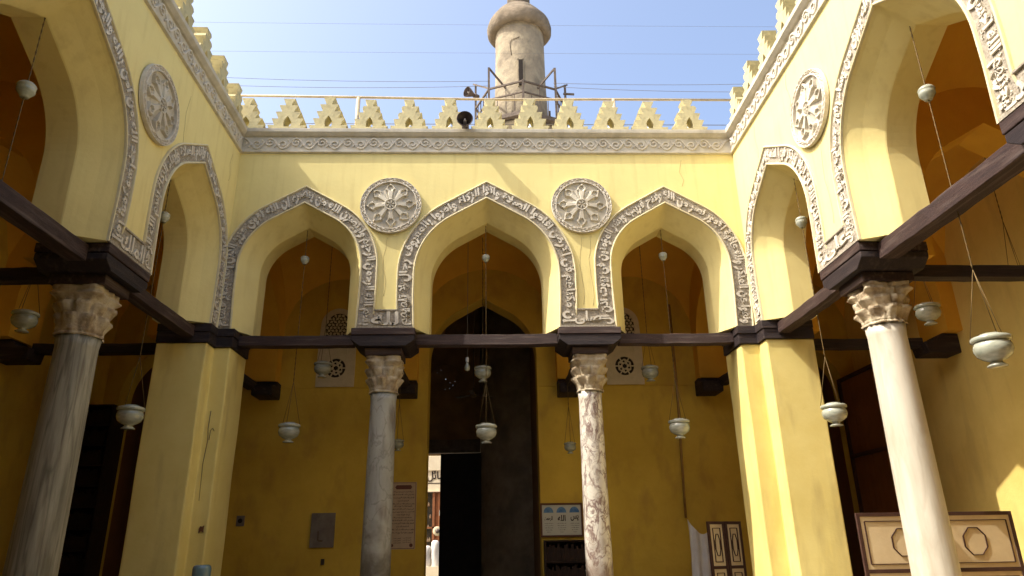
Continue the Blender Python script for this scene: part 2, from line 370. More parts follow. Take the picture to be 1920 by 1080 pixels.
_rim, _dish = medallion_parts()
_mr = _dish.build('carved_rosette', M['stucco'], None); _rm = _rim.build('carved_rim', M['letter'], None)
rosette_mesh, rim_mesh = _mr.data, _rm.data
bpy.data.objects.remove(_mr); bpy.data.objects.remove(_rm)
# stepped merlon with keel opening, one mesh
def merlon_mesh():
    tiers = 5; H = .80; w0, w1 = .385, .12
    J = lambda a: random.uniform(-a, a)
    L = []; Rr = []
    for side, out in ((1, L), (-1, Rr)):
        for i in range(tiers):
            zb = H*i/tiers; zt = H*(i+1)/tiers; half = w0+(w1-w0)*i/(tiers-1)
            out.append((side*(half-.068+J(.008)), zb+(J(.008) if i else 0)))
            if random.random() < .22: out.append((side*(half-.02+J(.01)), zt-.05+J(.01))); out.append((side*(half-.045), zt+J(.004)))
            else: out.append((side*(half+J(.009)), zt-.004+J(.008)))
    poly = L + Rr[::-1]
    hole = [(-.065+J(.01), .12), (-.075+J(.01), .22), (-.055, .29), (J(.01), .37+J(.012)), (.055, .29), (.075+J(.01), .22), (.065+J(.01), .12)]
    mb = MB(); mb.prism(poly, -.0, .27, holes=[hole])
    o = mb.build('merlon', M['merlon'], None); me = o.data; bpy.data.objects.remove(o); return me
MER = [merlon_mesh() for _ in range(9)]
def ribbon(mb, pts, w, y0, y1):
    """raised rounded ribbon along (x,z) points, from wall plane y0 to crest y1"""
    n = len(pts); vs = []; fs = []
    for i, (x, z) in enumerate(pts):
        a = pts[max(0, i-1)]; b = pts[min(n-1, i+1)]; dx, dz = b[0]-a[0], b[1]-a[1]; l = math.hypot(dx, dz) or 1
        nx, nz = -dz/l*w/2, dx/l*w/2
        vs += [(x-nx, y0, z-nz), (x-nx*.55, y1, z-nz*.55), (x+nx*.55, y1, z+nz*.55), (x+nx, y0, z+nz)]
    for i in range(n-1):
        for k in range(3): fs.append((i*4+k, i*4+k+1, (i+1)*4+k+1, (i+1)*4+k))
    mb.add(vs, fs)
def scroll(mb, x0, x1, zc, amp, y0, y1, per, w):
    k = 0; x = x0; n = max(1, round((x1-x0)/per)); per = (x1-x0)/n
    ribbon(mb, [(x0+(x1-x0)*i/(n*12), zc+amp*math.cos(2*math.pi*i/12)) for i in range(n*12+1)], w, y0, y1)
    for k in range(2*n):
        cx = x0+per*(k/2+.25) ; s = 1 if k % 2 else -1
        cx = x0 + per*(k*.5); s = 1 if k % 2 else -1
        pts = []
        for i in range(15):
            t = i/14; rr = amp*(.72-.56*t); a = (R(230)-t*R(400))
            pts.append((cx+rr*math.cos(a)*1.05, zc+s*(-.12*amp+rr*math.sin(a))))
        ribbon(mb, [p for p in pts if x0 < p[0] < x1] or [(cx, zc), (cx+.001, zc)], w*.8, y0, y1)
        ribbon(mb, [(cx+per*.18+.0, zc+s*amp*.7), (cx+per*.25, zc+s*amp*.25), (cx+per*.22, zc-s*amp*.05)], w*.7, y0, y1)

def arcade(name, origin, rz, Lc, Rc, arches, panels, label, verses, decorate=True, Zm=5.458, merl=None, stitle=0, back_ext=TH, mmx=None):
    root = empty(name, origin, rz, label=label, cat='wall', group='courtyard arcade walls')
    E = 0.0
    # wall mass
    w = MB()
    front = [(Lc, ZB)]; inner = [(Lc-back_ext, ZB)]
    for cx, hw, zs in arches:
        front += arch_pts(cx, hw, zs); inner += arch_pts(cx, hw-.27, zs, foot=.0)
    front += [(Rc, ZB), (Rc, ZT), (Lc, ZT)]; inner += [(Rc+back_ext, ZB), (Rc+back_ext, ZT), (Lc-back_ext, ZT)]
    def face(poly, y, flip):
        tr = tessellate_polygon([[Vector((x, z, 0)) for x, z in poly]]); fs = []
        for t in tr:
            a, b, c = [poly[i] for i in t]
            ccw = (b[0]-a[0])*(c[1]-a[1])-(c[0]-a[0])*(b[1]-a[1]) > 0
            t = tuple(t); fs.append(t if ccw != flip else t[::-1])
        w.add([(x, y, z) for x, z in poly], fs)
    face(front, 0, False); face(inner, TH, True)
    for cx, hw, zs in arches:
        rows = [(0, hw, .03), (.05, hw-.022, .028), (.22, hw-.115, .02), (.38, hw-.22, .01), (.45, hw-.262, .005), (.47, hw-.27, 0), (TH, hw-.27, 0)]
        ps = [[(x, y, z) for x, z in arch_pts(cx, h, zs, foot=ft)] for y, h, ft in rows]
        n = len(ps[0])
        for a, b in zip(ps[:4], ps[1:5]):
            w.add(a+b, [(i, i+1, n+i+1, n+i) for i in range(n-1)], True)
        for a, b in zip(ps[4:-1], ps[5:]):
            w.add(a+b, [(i, i+1, n+i+1, n+i) for i in range(n-1)], False)
    xs = [Lc-back_ext]+[v for cx, hw, zs in arches for v in (cx-hw+.27, cx+hw-.27)]+[Rc+back_ext]
    fx = [Lc-back_ext]+[v for cx, hw, zs in arches for v in (cx-hw+.03, cx+hw-.03)]+[Rc+back_ext]
    for i in range(0, len(xs), 2):
        w.add([(fx[i], 0, ZB), (fx[i+1], 0, ZB), (xs[i+1], .47, ZB), (xs[i], .47, ZB), (xs[i+1], TH, ZB), (xs[i], TH, ZB)], [(0, 3, 2, 1), (3, 5, 4, 2)])
    w.add([(Lc, 0, ZT), (Rc, 0, ZT), (Rc+back_ext, TH, ZT), (Lc-back_ext, TH, ZT)], [(0, 1, 2, 3)])
    w.build('wall_face', M['plaster'], root, fix=False)
    # cornice: lower bead, frieze ground, projecting lip
    if not decorate: return root
    c = MB()
    prof = [(0, 6.62), (-.045, 6.635), (-.05, 6.665), (-.022, 6.685), (-.022, 6.985), (-.06, 7.0), (-.12, 7.06), (-.125, 7.115), (-.125, 7.135), (0.0, 7.155), (.3, 7.155)]
    m = len(prof)
    c.add([(Lc+.0-(y if y < 0 else 0), y, z) for y, z in prof]+[(Rc+(y if y < 0 else 0), y, z) for y, z in prof], [(i, i+1, m+i+1, m+i) for i in range(m-1)])
    c.build('cornice', M['stucco'], root)
    fr = MB(); scroll(fr, Lc+.06, Rc-.06, 6.835, .118, -.021, -.048, .52, .042)
    fr.build('vine_frieze', M['letter'], root)
    for x in merl:
        o = bpy.data.objects.new('merlon', random.choice(MER)); C.objects.link(o); o.parent = root
        o.location = (x+random.uniform(-.01, .01), .03, 7.15); o.rotation_euler = (random.uniform(-.02, .02), random.uniform(-.012, .012), random.uniform(-.03, .03))
        s = random.uniform(.97, 1.03); o.scale = (s, 1, random.uniform(.97, 1.03))
    # inscription bands
    ds = [(-.004, 0), (.0, -.030), (.012, -.036), (.026, -.030), (.034, -.008), (.296, -.008), (.303, -.030), (.315, -.036), (.330, -.028), (.334, 0)]
    for ai, (cx, hw, zs) in enumerate(arches):
        b = MB(); rows = []
        for d, y in ds:
            pts = arch_pts(cx, hw+d, zs); row = []
            for (x, z) in pts:
                yy = y
                if d > .29 and z < 3.325 and (Lc+.5 < x < Rc-.5) and y != 0: yy = -.008
                row.append((min(max(x, Lc+.004), Rc-.004), yy, z))
            rows.append(row)
        n = len(rows[0])
        for a, c2 in zip(rows[:-1], rows[1:]): b.add(a+c2, [(i, i+1, n+i+1, n+i) for i in range(n-1)])
        bo = b.build('inscription_band', M['band'], root)
        e = MB()
        for ra in (rows[:5], rows[5:]):
            for a, c2 in zip(ra[:-1], ra[1:]): e.add([(x, y-.0025 if y < -.01 else y, z) for x, y, z in a]+[(x, y-.0025 if y < -.01 else y, z) for x, y, z in c2], [(i, i+1, n+i+1, n+i) for i in range(n-1) if a[i][1] != c2[i][1] or a[i][1] < -.01])
        e.build('edge_moulding', M['rim'], bo)
        # letters
        vs, fs = text_mesh(verses[ai]+' '+VERSES[(VERSES.index(verses[ai])+4) % 9][:14], .034, 2)
        P0 = arch_pts(cx, hw+.165, zs); cum = [0]
        for a, c2 in zip(P0[:-1], P0[1:]): cum.append(cum[-1]+math.hypot(c2[0]-a[0], c2[1]-a[1]))
        xs_ = [v[0] for v in vs]; a0, a1 = min(xs_), max(xs_); tot = cum[-1]; cache = {}
        def at(s, d):
            k = 0; lo, hi = 0, len(cum)-1
            while hi-lo > 1:
                mid = (lo+hi)//2
                if cum[mid] <= s: lo = mid
                else: hi = mid
            f = (s-cum[lo])/(cum[lo+1]-cum[lo]); key = round(d, 3)
            if key not in cache: cache[key] = arch_pts(cx, hw+key, zs)
            q = cache[key]; return (q[lo][0]*(1-f)+q[lo+1][0]*f, q[lo][1]*(1-f)+q[lo+1][1]*f)
        out = []
        for x, y, z in vs:
            s = .05+(x-a0)/(a1-a0)*(tot-.1)
            yy = y if y < .30 else .30+(y-.30)*1.0
            d = .048+min(1.0, max(0, (y+.26)/1.02))**.72*.245
            X, Zc = at(s, d); X = min(max(X, Lc+.01), Rc-.01)
            out.append((X, -.007-(z+.5)*.024, Zc))
        t = MB(); t.add(out, fs)
        # leafy filler curls above the low letters
        for q in range(int(tot/.062)):
            s = .06+q*.062+random.uniform(-.02, .02)
            if s > tot-.08: continue
            d0 = random.choice((random.uniform(.20, .265), random.uniform(.07, .26))); r0 = random.uniform(.014, .026); a_ = random.uniform(0, 6.28); pp = []; hh = random.uniform(-.024, -.015)
            for i in range(8):
                tt = i/7; rr = r0*(1.25-tt); an = a_+tt*5.2
                pp.append(at(min(max(s+rr*math.cos(an), .01), tot-.01), d0+rr*math.sin(an)))
            ribbon(t, [(min(max(x, Lc+.01), Rc-.01), z) for x, z in pp], .011, -.006, hh)
        t.build('carved_lettering', M['letter'], bo, fix=False)
    for pi, (pc, phw) in enumerate(panels):
        # the strip joining the two bands under the blind panel
        al = [a for a in arches if a[0] < pc][-1]; ar = [a for a in arches if a[0] > pc][0]
        x0 = al[0]+al[1]+.30; x1 = ar[0]-ar[1]-.30
        b = MB(); pr_ = [(-.008, ZB+.03), (-.008, 3.305), (-.034, 3.312), (-.034, 3.335), (0, 3.34)]
        b.add([(x0, y, z) for y, z in pr_]+[(x1, y, z) for y, z in pr_], [(i, i+1, 5+i+1, 5+i) for i in range(4)])
        xa = al[0]+al[1]-.0; xb = ar[0]-ar[1]+.0
        b.box(xa, xb, -.036, 0, ZB-.0, ZB+.032)
        bo = b.build('inscription_band', M['band'], root)
        t = MB(); flat_text(t, FOOTWORDS[(pi+stitle) % 6], x0-.04, x1+.04, ZB+.05, 3.29, -.006, .028, .022, keep=False)
        t.build('carved_lettering', M['letter'], bo, fix=False)
        mx = (mmx if mmx is not None else abs(pc))*(1 if pc > 0 else -1)
        mo = bpy.data.objects.new('medallion', rosette_mesh); C.objects.link(mo); mo.parent = root; mo.location = (mx, -.012, Zm); mo.rotation_euler = (0, (pi-.5)*.1, 0)
        ro = bpy.data.objects.new('carved_rim', rim_mesh); C.objects.link(ro); ro.parent = mo; ro.rotation_euler = (0, random.uniform(0, 3), 0)
    return root
D = 12.38; WL = -4.89; WR = 5.0; YC = 7.09; SL = 5.29; FL = -5.27
back_arches = [(-3.52, 1.14, 4.20), (0, 1.36, 4.05), (3.51, 1.14, 4.20)]
back_wall = arcade('arcade_wall', (0, D, 0), 0, WL, WR, back_arches, [(-1.885, .55), (1.885, .55)],
    'yellow plaster arcade wall facing the viewer, with three keel arches and two medallions', VERSES[0:3], merl=[-4.88+.826*i for i in range(13) if -4.88+.826*i < 5], mmx=1.858)
side_arches = [(-3.74, 1.19, 4.13), (0, 1.39, 4.05), (3.76, 1.19, 4.13)]
left_wall = arcade('arcade_wall', (WL, YC, 0), R(90), FL, SL, side_arches, [(-1.96, .58), (1.985, .58)],
    'shaded yellow arcade wall along the left side of the courtyard', VERSES[3:6], merl=[4.95-.83*i for i in range(13)], stitle=1, back_ext=0)
sr = [(-3.76, 1.19, 4.13), (0, 1.39, 4.05), (3.74, 1.19, 4.13)]
right_wall = arcade('arcade_wall', (WR, YC, 0), R(-90), -SL, -FL, sr, [(-1.985, .58), (1.96, .58)],
    'brightly sunlit arcade wall along the right side of the courtyard', VERSES[6:9], merl=[-4.95+.83*i for i in range(13)], stitle=3, back_ext=0)
FY = YC+FL
front_wall = arcade('arcade_wall', (0, FY, 0), R(180), -WR, -WL, [(-3.51, 1.14, 4.20), (0, 1.36, 4.05), (3.52, 1.14, 4.20)], [], 'plain yellow arcade wall on the near side of the courtyard behind the viewer', None, decorate=False)

def wall_cracks(root, lines):
    for x, z0, z1, w_ in lines:
        n = 9; pts = [(x+random.uniform(-.012, .012)+.03*math.sin(k*.9), -.0005, z0+(z1-z0)*k/n) for k in range(n+1)]
        MB().tube(pts, w_, 4).build('hairline_crack', M['finecrack'], root)
wall_cracks(back_wall, [(1.80, 3.42, 4.82, .0035), (1.98, 3.40, 4.84, .003), (-1.93, 3.6, 4.8, .003), (3.9, 5.9, 6.5, .003)])
wall_cracks(right_wall, [(-2.6, 5.9, 6.6, .004), (-4.1, 5.85, 6.55, .003), (-1.95, 3.5, 4.8, .0035)])
wall_cracks(left_wall, [(2.9, 5.2, 6.3, .0035), (4.9, 5.8, 6.4, .003)])
# ------------------------------------------------------------------ ground
g = MB(); g.add([(-400, -400, -2.43), (400, -400, -2.43), (400, 400, -2.43), (-400, 400, -2.43)], [(0, 1, 2, 3)])
g.build('ground', M['street'], kind='structure')
g = MB(); g.add([(-5.8, 0.9, -2.40), (5.9, 0.9, -2.40), (5.9, 13.3, -2.40), (-5.8, 13.3, -2.40)], [(0, 1, 2, 3)]); g.build('courtyard_floor', M['paving'], kind='structure')
g = MB()
for x0, x1, y0, y1 in ((-9.3, -5.8, -3, 17.4), (5.9, 9.3, -3, 17.4), (-5.8, 5.9, 13.3, 17.4), (-5.8, 5.9, -3, .9)):
    g.add([(x0, y0, -2.396), (x1, y0, -2.396), (x1, y1, -2.396), (x0, y1, -2.396)], [(0, 1, 2, 3)])
g.build('aisle_floor', M['carpet'], kind='structure')

# ------------------------------------------------------------------ columns
def capital_mesh(seed, r0=.245, rt_=.30, H=.66, wear=.012):
    n, m = 96, 44; vs = []; fs = []
    off = Vector((seed*3.1, 0, 0))
    for j in range(m+1):
        t = j/m; z = t*H
        for k in range(n):
            a = 2*math.pi*k/n
            bell = r0+.01+(rt_-r0)*t**1.6
            r = bell
            if t < .06: r = r0+.045-abs(t-.03)*.5
            elif t < .86:
                for tier, (b0, b1, ph) in enumerate(((.07, .42, 0), (.26, .68, math.pi/8))):
                    if b0 < t < b1:
                        q = (t-b0)/(b1-b0); w = abs(math.cos(4*(a+ph)))**.8
                        lob = .75+.25*abs(math.cos(20*(a+ph)))
                        curl = .014+.105*max(0, q-.25)**1.3
                        if q > .88: curl *= .8
                        r = max(r, bell+curl*w*lob*1.5)
                if t > .60:
                    q = (t-.60)/.26; c4 = abs(math.cos(2*(a-math.pi/4)))
                    r = max(r, bell+.13*q*c4**3*(1+.15*math.sin(q*9)))
            else:
                sq = 1/max(abs(math.cos(a)), abs(math.sin(a))); sq = min(sq, 1.30)
                r = .335*sq*(1-.07*math.cos(2*(a-math.pi/4))**0) * (.95 if .9 < t < .93 else 1)
                r -= .045*(1-abs(math.sin(2*a)))
            nn = noise.noise(Vector((math.cos(a)*5, math.sin(a)*5, z*7))+off)
            r += nn*wear*2 - max(0, noise.noise(Vector((math.cos(a)*2, math.sin(a)*2, z*3))+off*2)-.28)*wear*8
            vs.append((r*math.cos(a), r*math.sin(a), z))
    for j in range(m):
        for k in range(n): fs.append((j*n+k, j*n+(k+1) % n, (j+1)*n+(k+1) % n, (j+1)*n+k))
    fs.append(tuple(range(m*n, (m+1)*n)))
    return MB().add(vs, fs, True)
def column(x, y, m, label, seed, r=.25, H=.66, ztop=2.50, rot=0, wear=.012):
    c = empty('marble_column', (x, y, -2.40), rot, label=label, cat='column', group='marble columns round the courtyard')
    top = ztop-H+2.40
    s = MB(); prof = [(.36, .0), (.36, .12), (.33, .14), (.34, .2), (.31, .26), (r*1.12, .30), (r*1.10, .34)]
    s.lathe(prof, 32); s.build('base', M['capital'], c)
    s = MB(); n = 40; rows = []
    Z = [.34+(top-.34)*i/30 for i in range(31)]
    pr_ = []
    for z in Z:
        t = (z-.34)/(top-.34); rr = r*(1.09-.13*t**1.3)
        if t > .975: rr = r*1.03
        pr_.append((rr, z))
    s.lathe(pr_, n); s.build('shaft', m, c)
    cp = capital_mesh(seed, r0=r*.97, H=H, wear=wear)
    o = cp.build('capital', M['capital'], c); o.location = (0, 0, top)
    return c
column(-1.885, D+.40, M['grey_marble'], 'grey marble column holding the arcade facing the viewer, left of the central arch', 1, .235)
column(1.885, D+.40, M['veined'], 'white marble column with purple brown veins, right of the central arch', 2, .215)
column(-5.34, YC+1.97, M['streak_marble'], 'streaked grey marble column in shade at the left edge of the photo', 3, .26)
column(5.44, YC+1.97, M['white_marble'], 'smooth white sunlit marble column under the right arcade', 4, .25, H=.56, wear=.02)
column(-5.34, YC-1.96, M['grey_marble'], 'grey marble column of the left arcade nearest the viewer', 5)
column(5.44, YC-1.96, M['white_marble'], 'pale marble column of the right arcade nearest the viewer', 6)
column(-1.885, FY-.42, M['grey_marble'], 'grey marble column beside the viewer on the left', 7)
column(1.885, FY-.42, M['white_marble'], 'pale marble column beside the viewer on the right', 8)

# ------------------------------------------------------------------ corner piers
def pier(sx, xi, xw, label, front=False):
    """L-shaped pier in a corner; xi: jamb edge in the back wall plane, xw: side wall plane"""
    root = empty('corner_pier', (0, 0, -2.40), 0, label=label, cat='pier', group='plaster corner piers')
    xo = xw+sx*TH
    if not front:
        poly = [(xi, D+.004), (xi, D+TH), (xo, D+TH), (xo, D-.33), (xw+sx*.004, D-.33), (xw+sx*.004, D+.004)]
    else:
        poly = [(xi, FY), (xi, FY-TH), (xo, FY-TH), (xo, FY+.33), (xw, FY+.33), (xw, FY)]
    if (sum(poly[i][0]*poly[(i+1) % 6][1]-poly[(i+1) % 6][0]*poly[i][1] for i in range(6))) < 0: poly = poly[::-1]
    mb = MB(); nz = 26
    vs = []
    for j in range(nz+1):
        z = 5.04*j/nz
        for i, (x, y) in enumerate(poly):
            nn = .012*noise.noise(Vector((i*3.7, z*.9, sx)))
            vs.append((x+nn, y+.012*noise.noise(Vector((i*5.1, z*.8, 9+sx))), z))
    fs = [(j*6+i, j*6+(i+1) % 6, (j+1)*6+(i+1) % 6, (j+1)*6+i) for j in range(nz) for i in range(6)] + [tuple(range(nz*6, nz*6+6))]
    mb.add(vs, fs); mb.build('pier_shaft', M['pier'], root, bevel=.025)
    # timber cap course
    t = MB(); o_ = .05
    def ring(e, z0, z1):
        if not front: q = [(xi-sx*e, D-e), (xi-sx*e, D+TH), (xo, D+TH), (xo, D-.33-e), (xw-sx*e, D-.33-e), (xw-sx*e, D-e)]
        else: q = [(xi-sx*e, FY+e), (xi-sx*e, FY-TH), (xo, FY-TH), (xo, FY+.33+e), (xw-sx*e, FY+.33+e), (xw-sx*e, FY+e)]
        t.prism([(x, y) for x, y in q], z0, z1, m=lambda a, h, b: (a, b, h))
    ring(.055, 5.14+.09, 5.375); ring(.035, 5.04, 5.225)
    t.build('timber_cap', M['wood'], root, bevel=.008)
    return root
pier(-1, -4.60, WL, 'yellow plaster corner pier at the left end of the back arcade, with a cracked edge')
pier(1, 4.66, WR, 'yellow plaster corner pier at the right end of the back arcade, edged with sunlight')
pier(-1, -4.60, WL, 'near left corner pier behind the viewer', True)
pier(1, 4.66, WR, 'near right corner pier behind the viewer', True)

def pier_marks(root, items):
    for nm, pts, w in items: 
        c = MB(); c.tube(pts, w, 5); c.build(nm, M['crack'], root)
_p = [o for o in scene.objects if o.name == 'corner_pier'][0]
pier_marks(_p, [('hairline_crack', [(-4.80, 12.383, 3.9), (-4.81, 12.383, 3.6), (-4.79, 12.383, 3.4), (-4.82, 12.383, 3.0), (-4.80, 12.383, 2.4)], .006), ('hairline_crack', [(-4.70, 12.383, 3.55), (-4.73, 12.383, 3.6), (-4.76, 12.383, 3.57), (-4.77, 12.383, 3.4)], .005)])
b = MB(); b.prism([(-4.74, 1.96), (-4.72, 2.0), (-4.69, 1.99), (-4.66, 2.01), (-4.665, 1.95), (-4.66, 1.90), (-4.70, 1.92), (-4.74, 1.89)], 12.368, 12.385); b.build('broken_patch', M['frame'], _p)
# ------------------------------------------------------------------ timber blocks over the capitals and tie beams
def wood_block(x, y, rz, label):
    root = empty('timber_abacus', (x, y, 2.50), rz, label=label, cat='timber block', group='stacked timber blocks on the capitals')
    b = MB(); b.box(-.575, .575, -.475, .47, .345, .475, .004); b.build('upper_block', M['woodlight'], root, bevel=.01)
    b = MB()
    q = [(-.57, .335), (.57, .335), (.57, .25), (.42, .14), (-.42, .14), (-.57, .25)]
    b.prism(q, -.465, .46); b.build('middle_block', M['wood'], root, bevel=.01)
    b = MB(); b.box(-.33, .33, -.36, .36, -.0, .135, .004); b.build('lower_block', M['woodlight'], root, bevel=.012)
    return root
wood_block(-1.885, D+.42, 0, 'dark stacked timber block on the grey column left of the central arch')
wood_block(1.885, D+.42, 0, 'dark stacked timber block on the veined column right of the central arch')
wood_block(-5.33, YC+1.985, R(90), 'dark timber block on the shaded column at the left edge')
wood_block(5.44, YC+1.985, R(90), 'dark timber block on the white sunlit column at the right')
wood_block(-5.33, YC-1.96, R(90), 'dark timber block on the nearest left column, out of view')
wood_block(5.44, YC-1.96, R(90), 'dark timber block on the nearest right column, out of view')
wood_block(-1.885, FY-.44, 0, 'dark timber block on the column left of the viewer')
wood_block(1.885, FY-.44, 0, 'dark timber block on the column right of the viewer')
def beam(a, b, w, h, label, m='woodlight', group='dark timber tie beams'):
    a = Vector(a); b = Vector(b); mid = (a+b)/2; d = b-a; L_ = d.length; rz = math.atan2(d.y, d.x)
    root = MB(); n = 14; vs = []
    for i in range(n+1):
        x = -L_/2+L_*i/n; dz = .010*noise.noise(Vector((i*.7, a.x, a.y)))-.012*math.sin(math.pi*i/n)
        for sy, sz in ((-1, -1), (1, -1), (1, 1), (-1, 1)):
            j = noise.noise(Vector((i*1.3, sy*3+a.x, sz*5+a.y)))*.010
            vs.append((x, sy*w/2+j, sz*h/2+dz+j*.6))
    fs = [(i*4+k, i*4+(k+1) % 4, (i+1)*4+(k+1) % 4, (i+1)*4+k) for i in range(n) for k in range(4)]+[(3, 2, 1, 0), tuple(n*4+k for k in range(4))]
    root.add(vs, fs)
    o = root.build('tie_beam', M[m], None, bevel=.008, label=label, cat='beam', group=group); o.location = mid; o.rotation_euler = (0, 0, rz)
    return o
yb = D+.32; zbm = 2.825
beam((-4.55, yb, zbm), (-2.46, yb, zbm), .22, .19, 'dark tie beam across the foot of the left arch facing the viewer')
beam((-1.31, yb, zbm), (1.31, yb, zbm), .22, .20, 'dark tie beam across the foot of the central arch')
beam((2.46, yb, zbm), (4.62, yb, zbm), .22, .19, 'dark tie beam across the foot of the right arch facing the viewer')
for sx, xw, nm in ((-1, WL, 'left'), (1, WR, 'right')):
    xb = xw+sx*.34
    beam((xb, YC+2.57, zbm), (xb, D-.37, zbm), .22, .19, 'dark tie beam across the small %s side arch' % nm)
    beam((xb, YC-1.37, zbm), (xb, YC+1.40, zbm), .24, .22, 'long slanting dark beam across the large %s side arch' % nm)
    beam((xb, FY+.4, zbm), (xb, YC-2.55, zbm), .22, .19, 'dark tie beam across the nearest small %s side arch' % nm)
IB = 16.5; IL = -8.9; IR = 8.9
def console(x, y, rz, label):
    root = empty('beam_console', (x, y, 2.72), rz, label=label, cat='bracket', group='dark brackets where cross beams meet the inner walls')
    b = MB(); b.prism([(-.02, .14), (-.02, -.22), (.62, -.22), (.66, .0), (.40, .04), (.30, .16)], -.24, .24); b.build('bracket_block', M['wood'], root, bevel=.02)
    return root
for sx in (-1, 1):
    lr = 'left' if sx < 0 else 'right'
    beam((sx*1.885, D+.95, 2.72), (sx*1.885, IB-.55, 2.72), .20, .18, 'cross beam running back from the column on the %s of the central arch' % lr, 'wood')
    console(sx*1.885, IB, R(-90), 'black bracket on the inner wall behind the column %s of the central arch' % lr)
    xc = (WL-.45) if sx < 0 else (WR+.45)
    beam((xc, D+TH+.02, 2.72), (xc, IB-.55, 2.72), .20, .18, 'cross beam running back from the %s corner pier' % lr, 'wood')
    console(xc-sx*.25, IB, R(-90), 'black bracket on the inner wall beside the %s corner pier' % lr)
    xo = (WL-TH) if sx < 0 else (WR+TH); xi = IL if sx < 0 else IR
    for yy, nm in ((YC+1.985, 'side column'), (D+.42, 'corner pier'), (YC-1.96, 'nearest side column')):
        beam((xo+sx*.05, yy, 2.74), (xi-sx*.6, yy, 2.74), .20, .18, 'cross beam from the %s %s to the outer wall' % (lr, nm), 'wood')
        console(xi, yy, R(180) if sx > 0 else 0, 'black bracket on the %s outer wall at the beam of the %s' % (lr, nm))

# ------------------------------------------------------------------ aisles: cross arches, vaults, inner walls, roof
def xarch(name, c, rz, span, thick, label, hw, zs=3.60, z0=2.88, top=7.0):
    root = empty(name, c, rz, label=label, cat='arch', group='cross arches of the aisles')
    pts = arch_pts(0, hw, zs, z0=z0, foot=0)
    poly = [(-span/2, z0)]+pts+[(span/2, z0), (span/2, top), (-span/2, top)]
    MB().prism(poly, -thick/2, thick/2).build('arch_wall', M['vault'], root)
    return root
ay0, ay1 = D+TH, IB; ac = (ay0+ay1)/2; asp = ay1-ay0
for sx, lr in ((-1, 'left'), (1, 'right')):
    xarch('cross_arch', (sx*1.885, ac, 0), R(90), asp, .50, 'ochre cross arch over the beam behind the %s central column' % lr, 1.28)
    xc = (WL-TH/2) if sx < 0 else (WR+TH/2)
    xarch('cross_arch', (xc, ac, 0), R(90), asp, TH-.01, 'ochre cross arch behind the %s corner pier' % lr, 1.28)
    xo = (WL-TH) if sx < 0 else (WR+TH); xi = IL if sx < 0 else IR; xm = (xo+xi)/2; sp = abs(xo-xi)
    xarch('cross_arch', (xm, D+TH/2, 0), 0, sp, TH-.01, 'ochre cross arch in the %s aisle beside the corner pier' % lr, 1.22)
    xarch('cross_arch', (xm, YC+1.985, 0), 0, sp, .62, 'ochre cross arch in the %s aisle beside the column' % lr, 1.22)
    xarch('cross_arch', (xm, YC-1.96, 0), 0, sp, .62, 'nearest ochre cross arch in the %s aisle' % lr, 1.22)
def vault(x0, x1, y0, y1, z0, label):
    n = 14; cx, cy = (x0+x1)/2, (y0+y1)/2; a, b = (x1-x0)/2, (y1-y0)/2; RR = math.hypot(a, b)
    vs = []
    for j in range(n+1):
        for i in range(n+1):
            x = -a+2*a*i/n; y = -b+2*b*j/n; s = math.sqrt(max(0, RR*RR*1.02-x*x-y*y)); vs.append((x, y, s))
    fs = [(j*(n+1)+i, (j+1)*(n+1)+i, (j+1)*(n+1)+i+1, j*(n+1)+i+1) for j in range(n) for i in range(n)]
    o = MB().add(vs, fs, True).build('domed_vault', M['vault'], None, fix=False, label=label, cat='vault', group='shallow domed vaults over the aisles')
    o.location = (cx, cy, z0); return o
for (x0, x1, nm) in ((WL-TH-.0, -1.885-.25, 'left'), (-1.635, 1.635, 'central'), (1.885+.25, WR+.0, 'right')):
    if nm == 'left': x0 = WL
    vault(x0, x1, ay0, ay1, 4.1, 'dark ochre domed vault behind the %s arch facing the viewer' % nm)
for sx, lr in ((-1, 'left'), (1, 'right')):
    xo = (WL-TH) if sx < 0 else (WR+TH); xi = IL if sx < 0 else IR; a, b = min(xo, xi), max(xo, xi)
    vault(a, b, YC+2.295, D, 4.1, 'domed vault behind the small %s side arch' % lr)
    vault(a, b, YC-1.65, YC+1.675, 4.1, 'domed vault behind the large %s side arch' % lr)
    vault(a, b, FY, YC-2.27, 4.1, 'domed vault behind the nearest small %s side arch' % lr)
    vault(a, b, ay0, ay1, 4.1, 'domed vault over the far %s corner bay' % lr)
# inner back wall with tall opening
w = MB(); ctr = -.11
op = arch_pts(ctr, 1.29, 3.52, z0=-2.40, foot=0)
opl = arch_pts(-7.35, 1.2, 2.6, z0=-2.40, foot=0); opr = arch_pts(7.40, 1.2, 2.6, z0=-2.40, foot=0)
poly = [(IL-.3, -2.40)]+opl+op+opr+[(IR+.3, -2.40), (IR+.3, 7.05), (IL-.3, 7.05)]
root = empty('inner_wall', (0, 0, 0), 0, label='ochre inner wall behind the back arcade with a tall dark entrance opening', cat='wall', group='inner walls of the aisles')
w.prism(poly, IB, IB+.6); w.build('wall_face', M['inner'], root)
w = MB(); 
w.box(-6.1, -1.45, IB-.022, IB, 2.765, 2.785); w.box(1.2, 6.15, IB-.022, IB, 2.765, 2.785)
w.build('string_course', M['inner'], root)
for sx, lr in ((-1, 'left'), (1, 'right')):
    x = IL if sx < 0 else IR
    root = empty('inner_wall', (0, 0, 0), 0, label='ochre outer wall closing the %s aisle' % lr, cat='wall', group='inner walls of the aisles')
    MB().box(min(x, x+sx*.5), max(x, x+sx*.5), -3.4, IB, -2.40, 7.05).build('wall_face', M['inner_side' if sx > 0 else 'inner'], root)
root = empty('inner_wall', (0, 0, 0), 0, label='ochre wall behind the viewer', cat='wall', group='inner walls of the aisles')
MB().box(IL, IR, -3.4, -3.0, -2.40, 7.05).build('wall_face', M['inner'], root)
rf = MB()
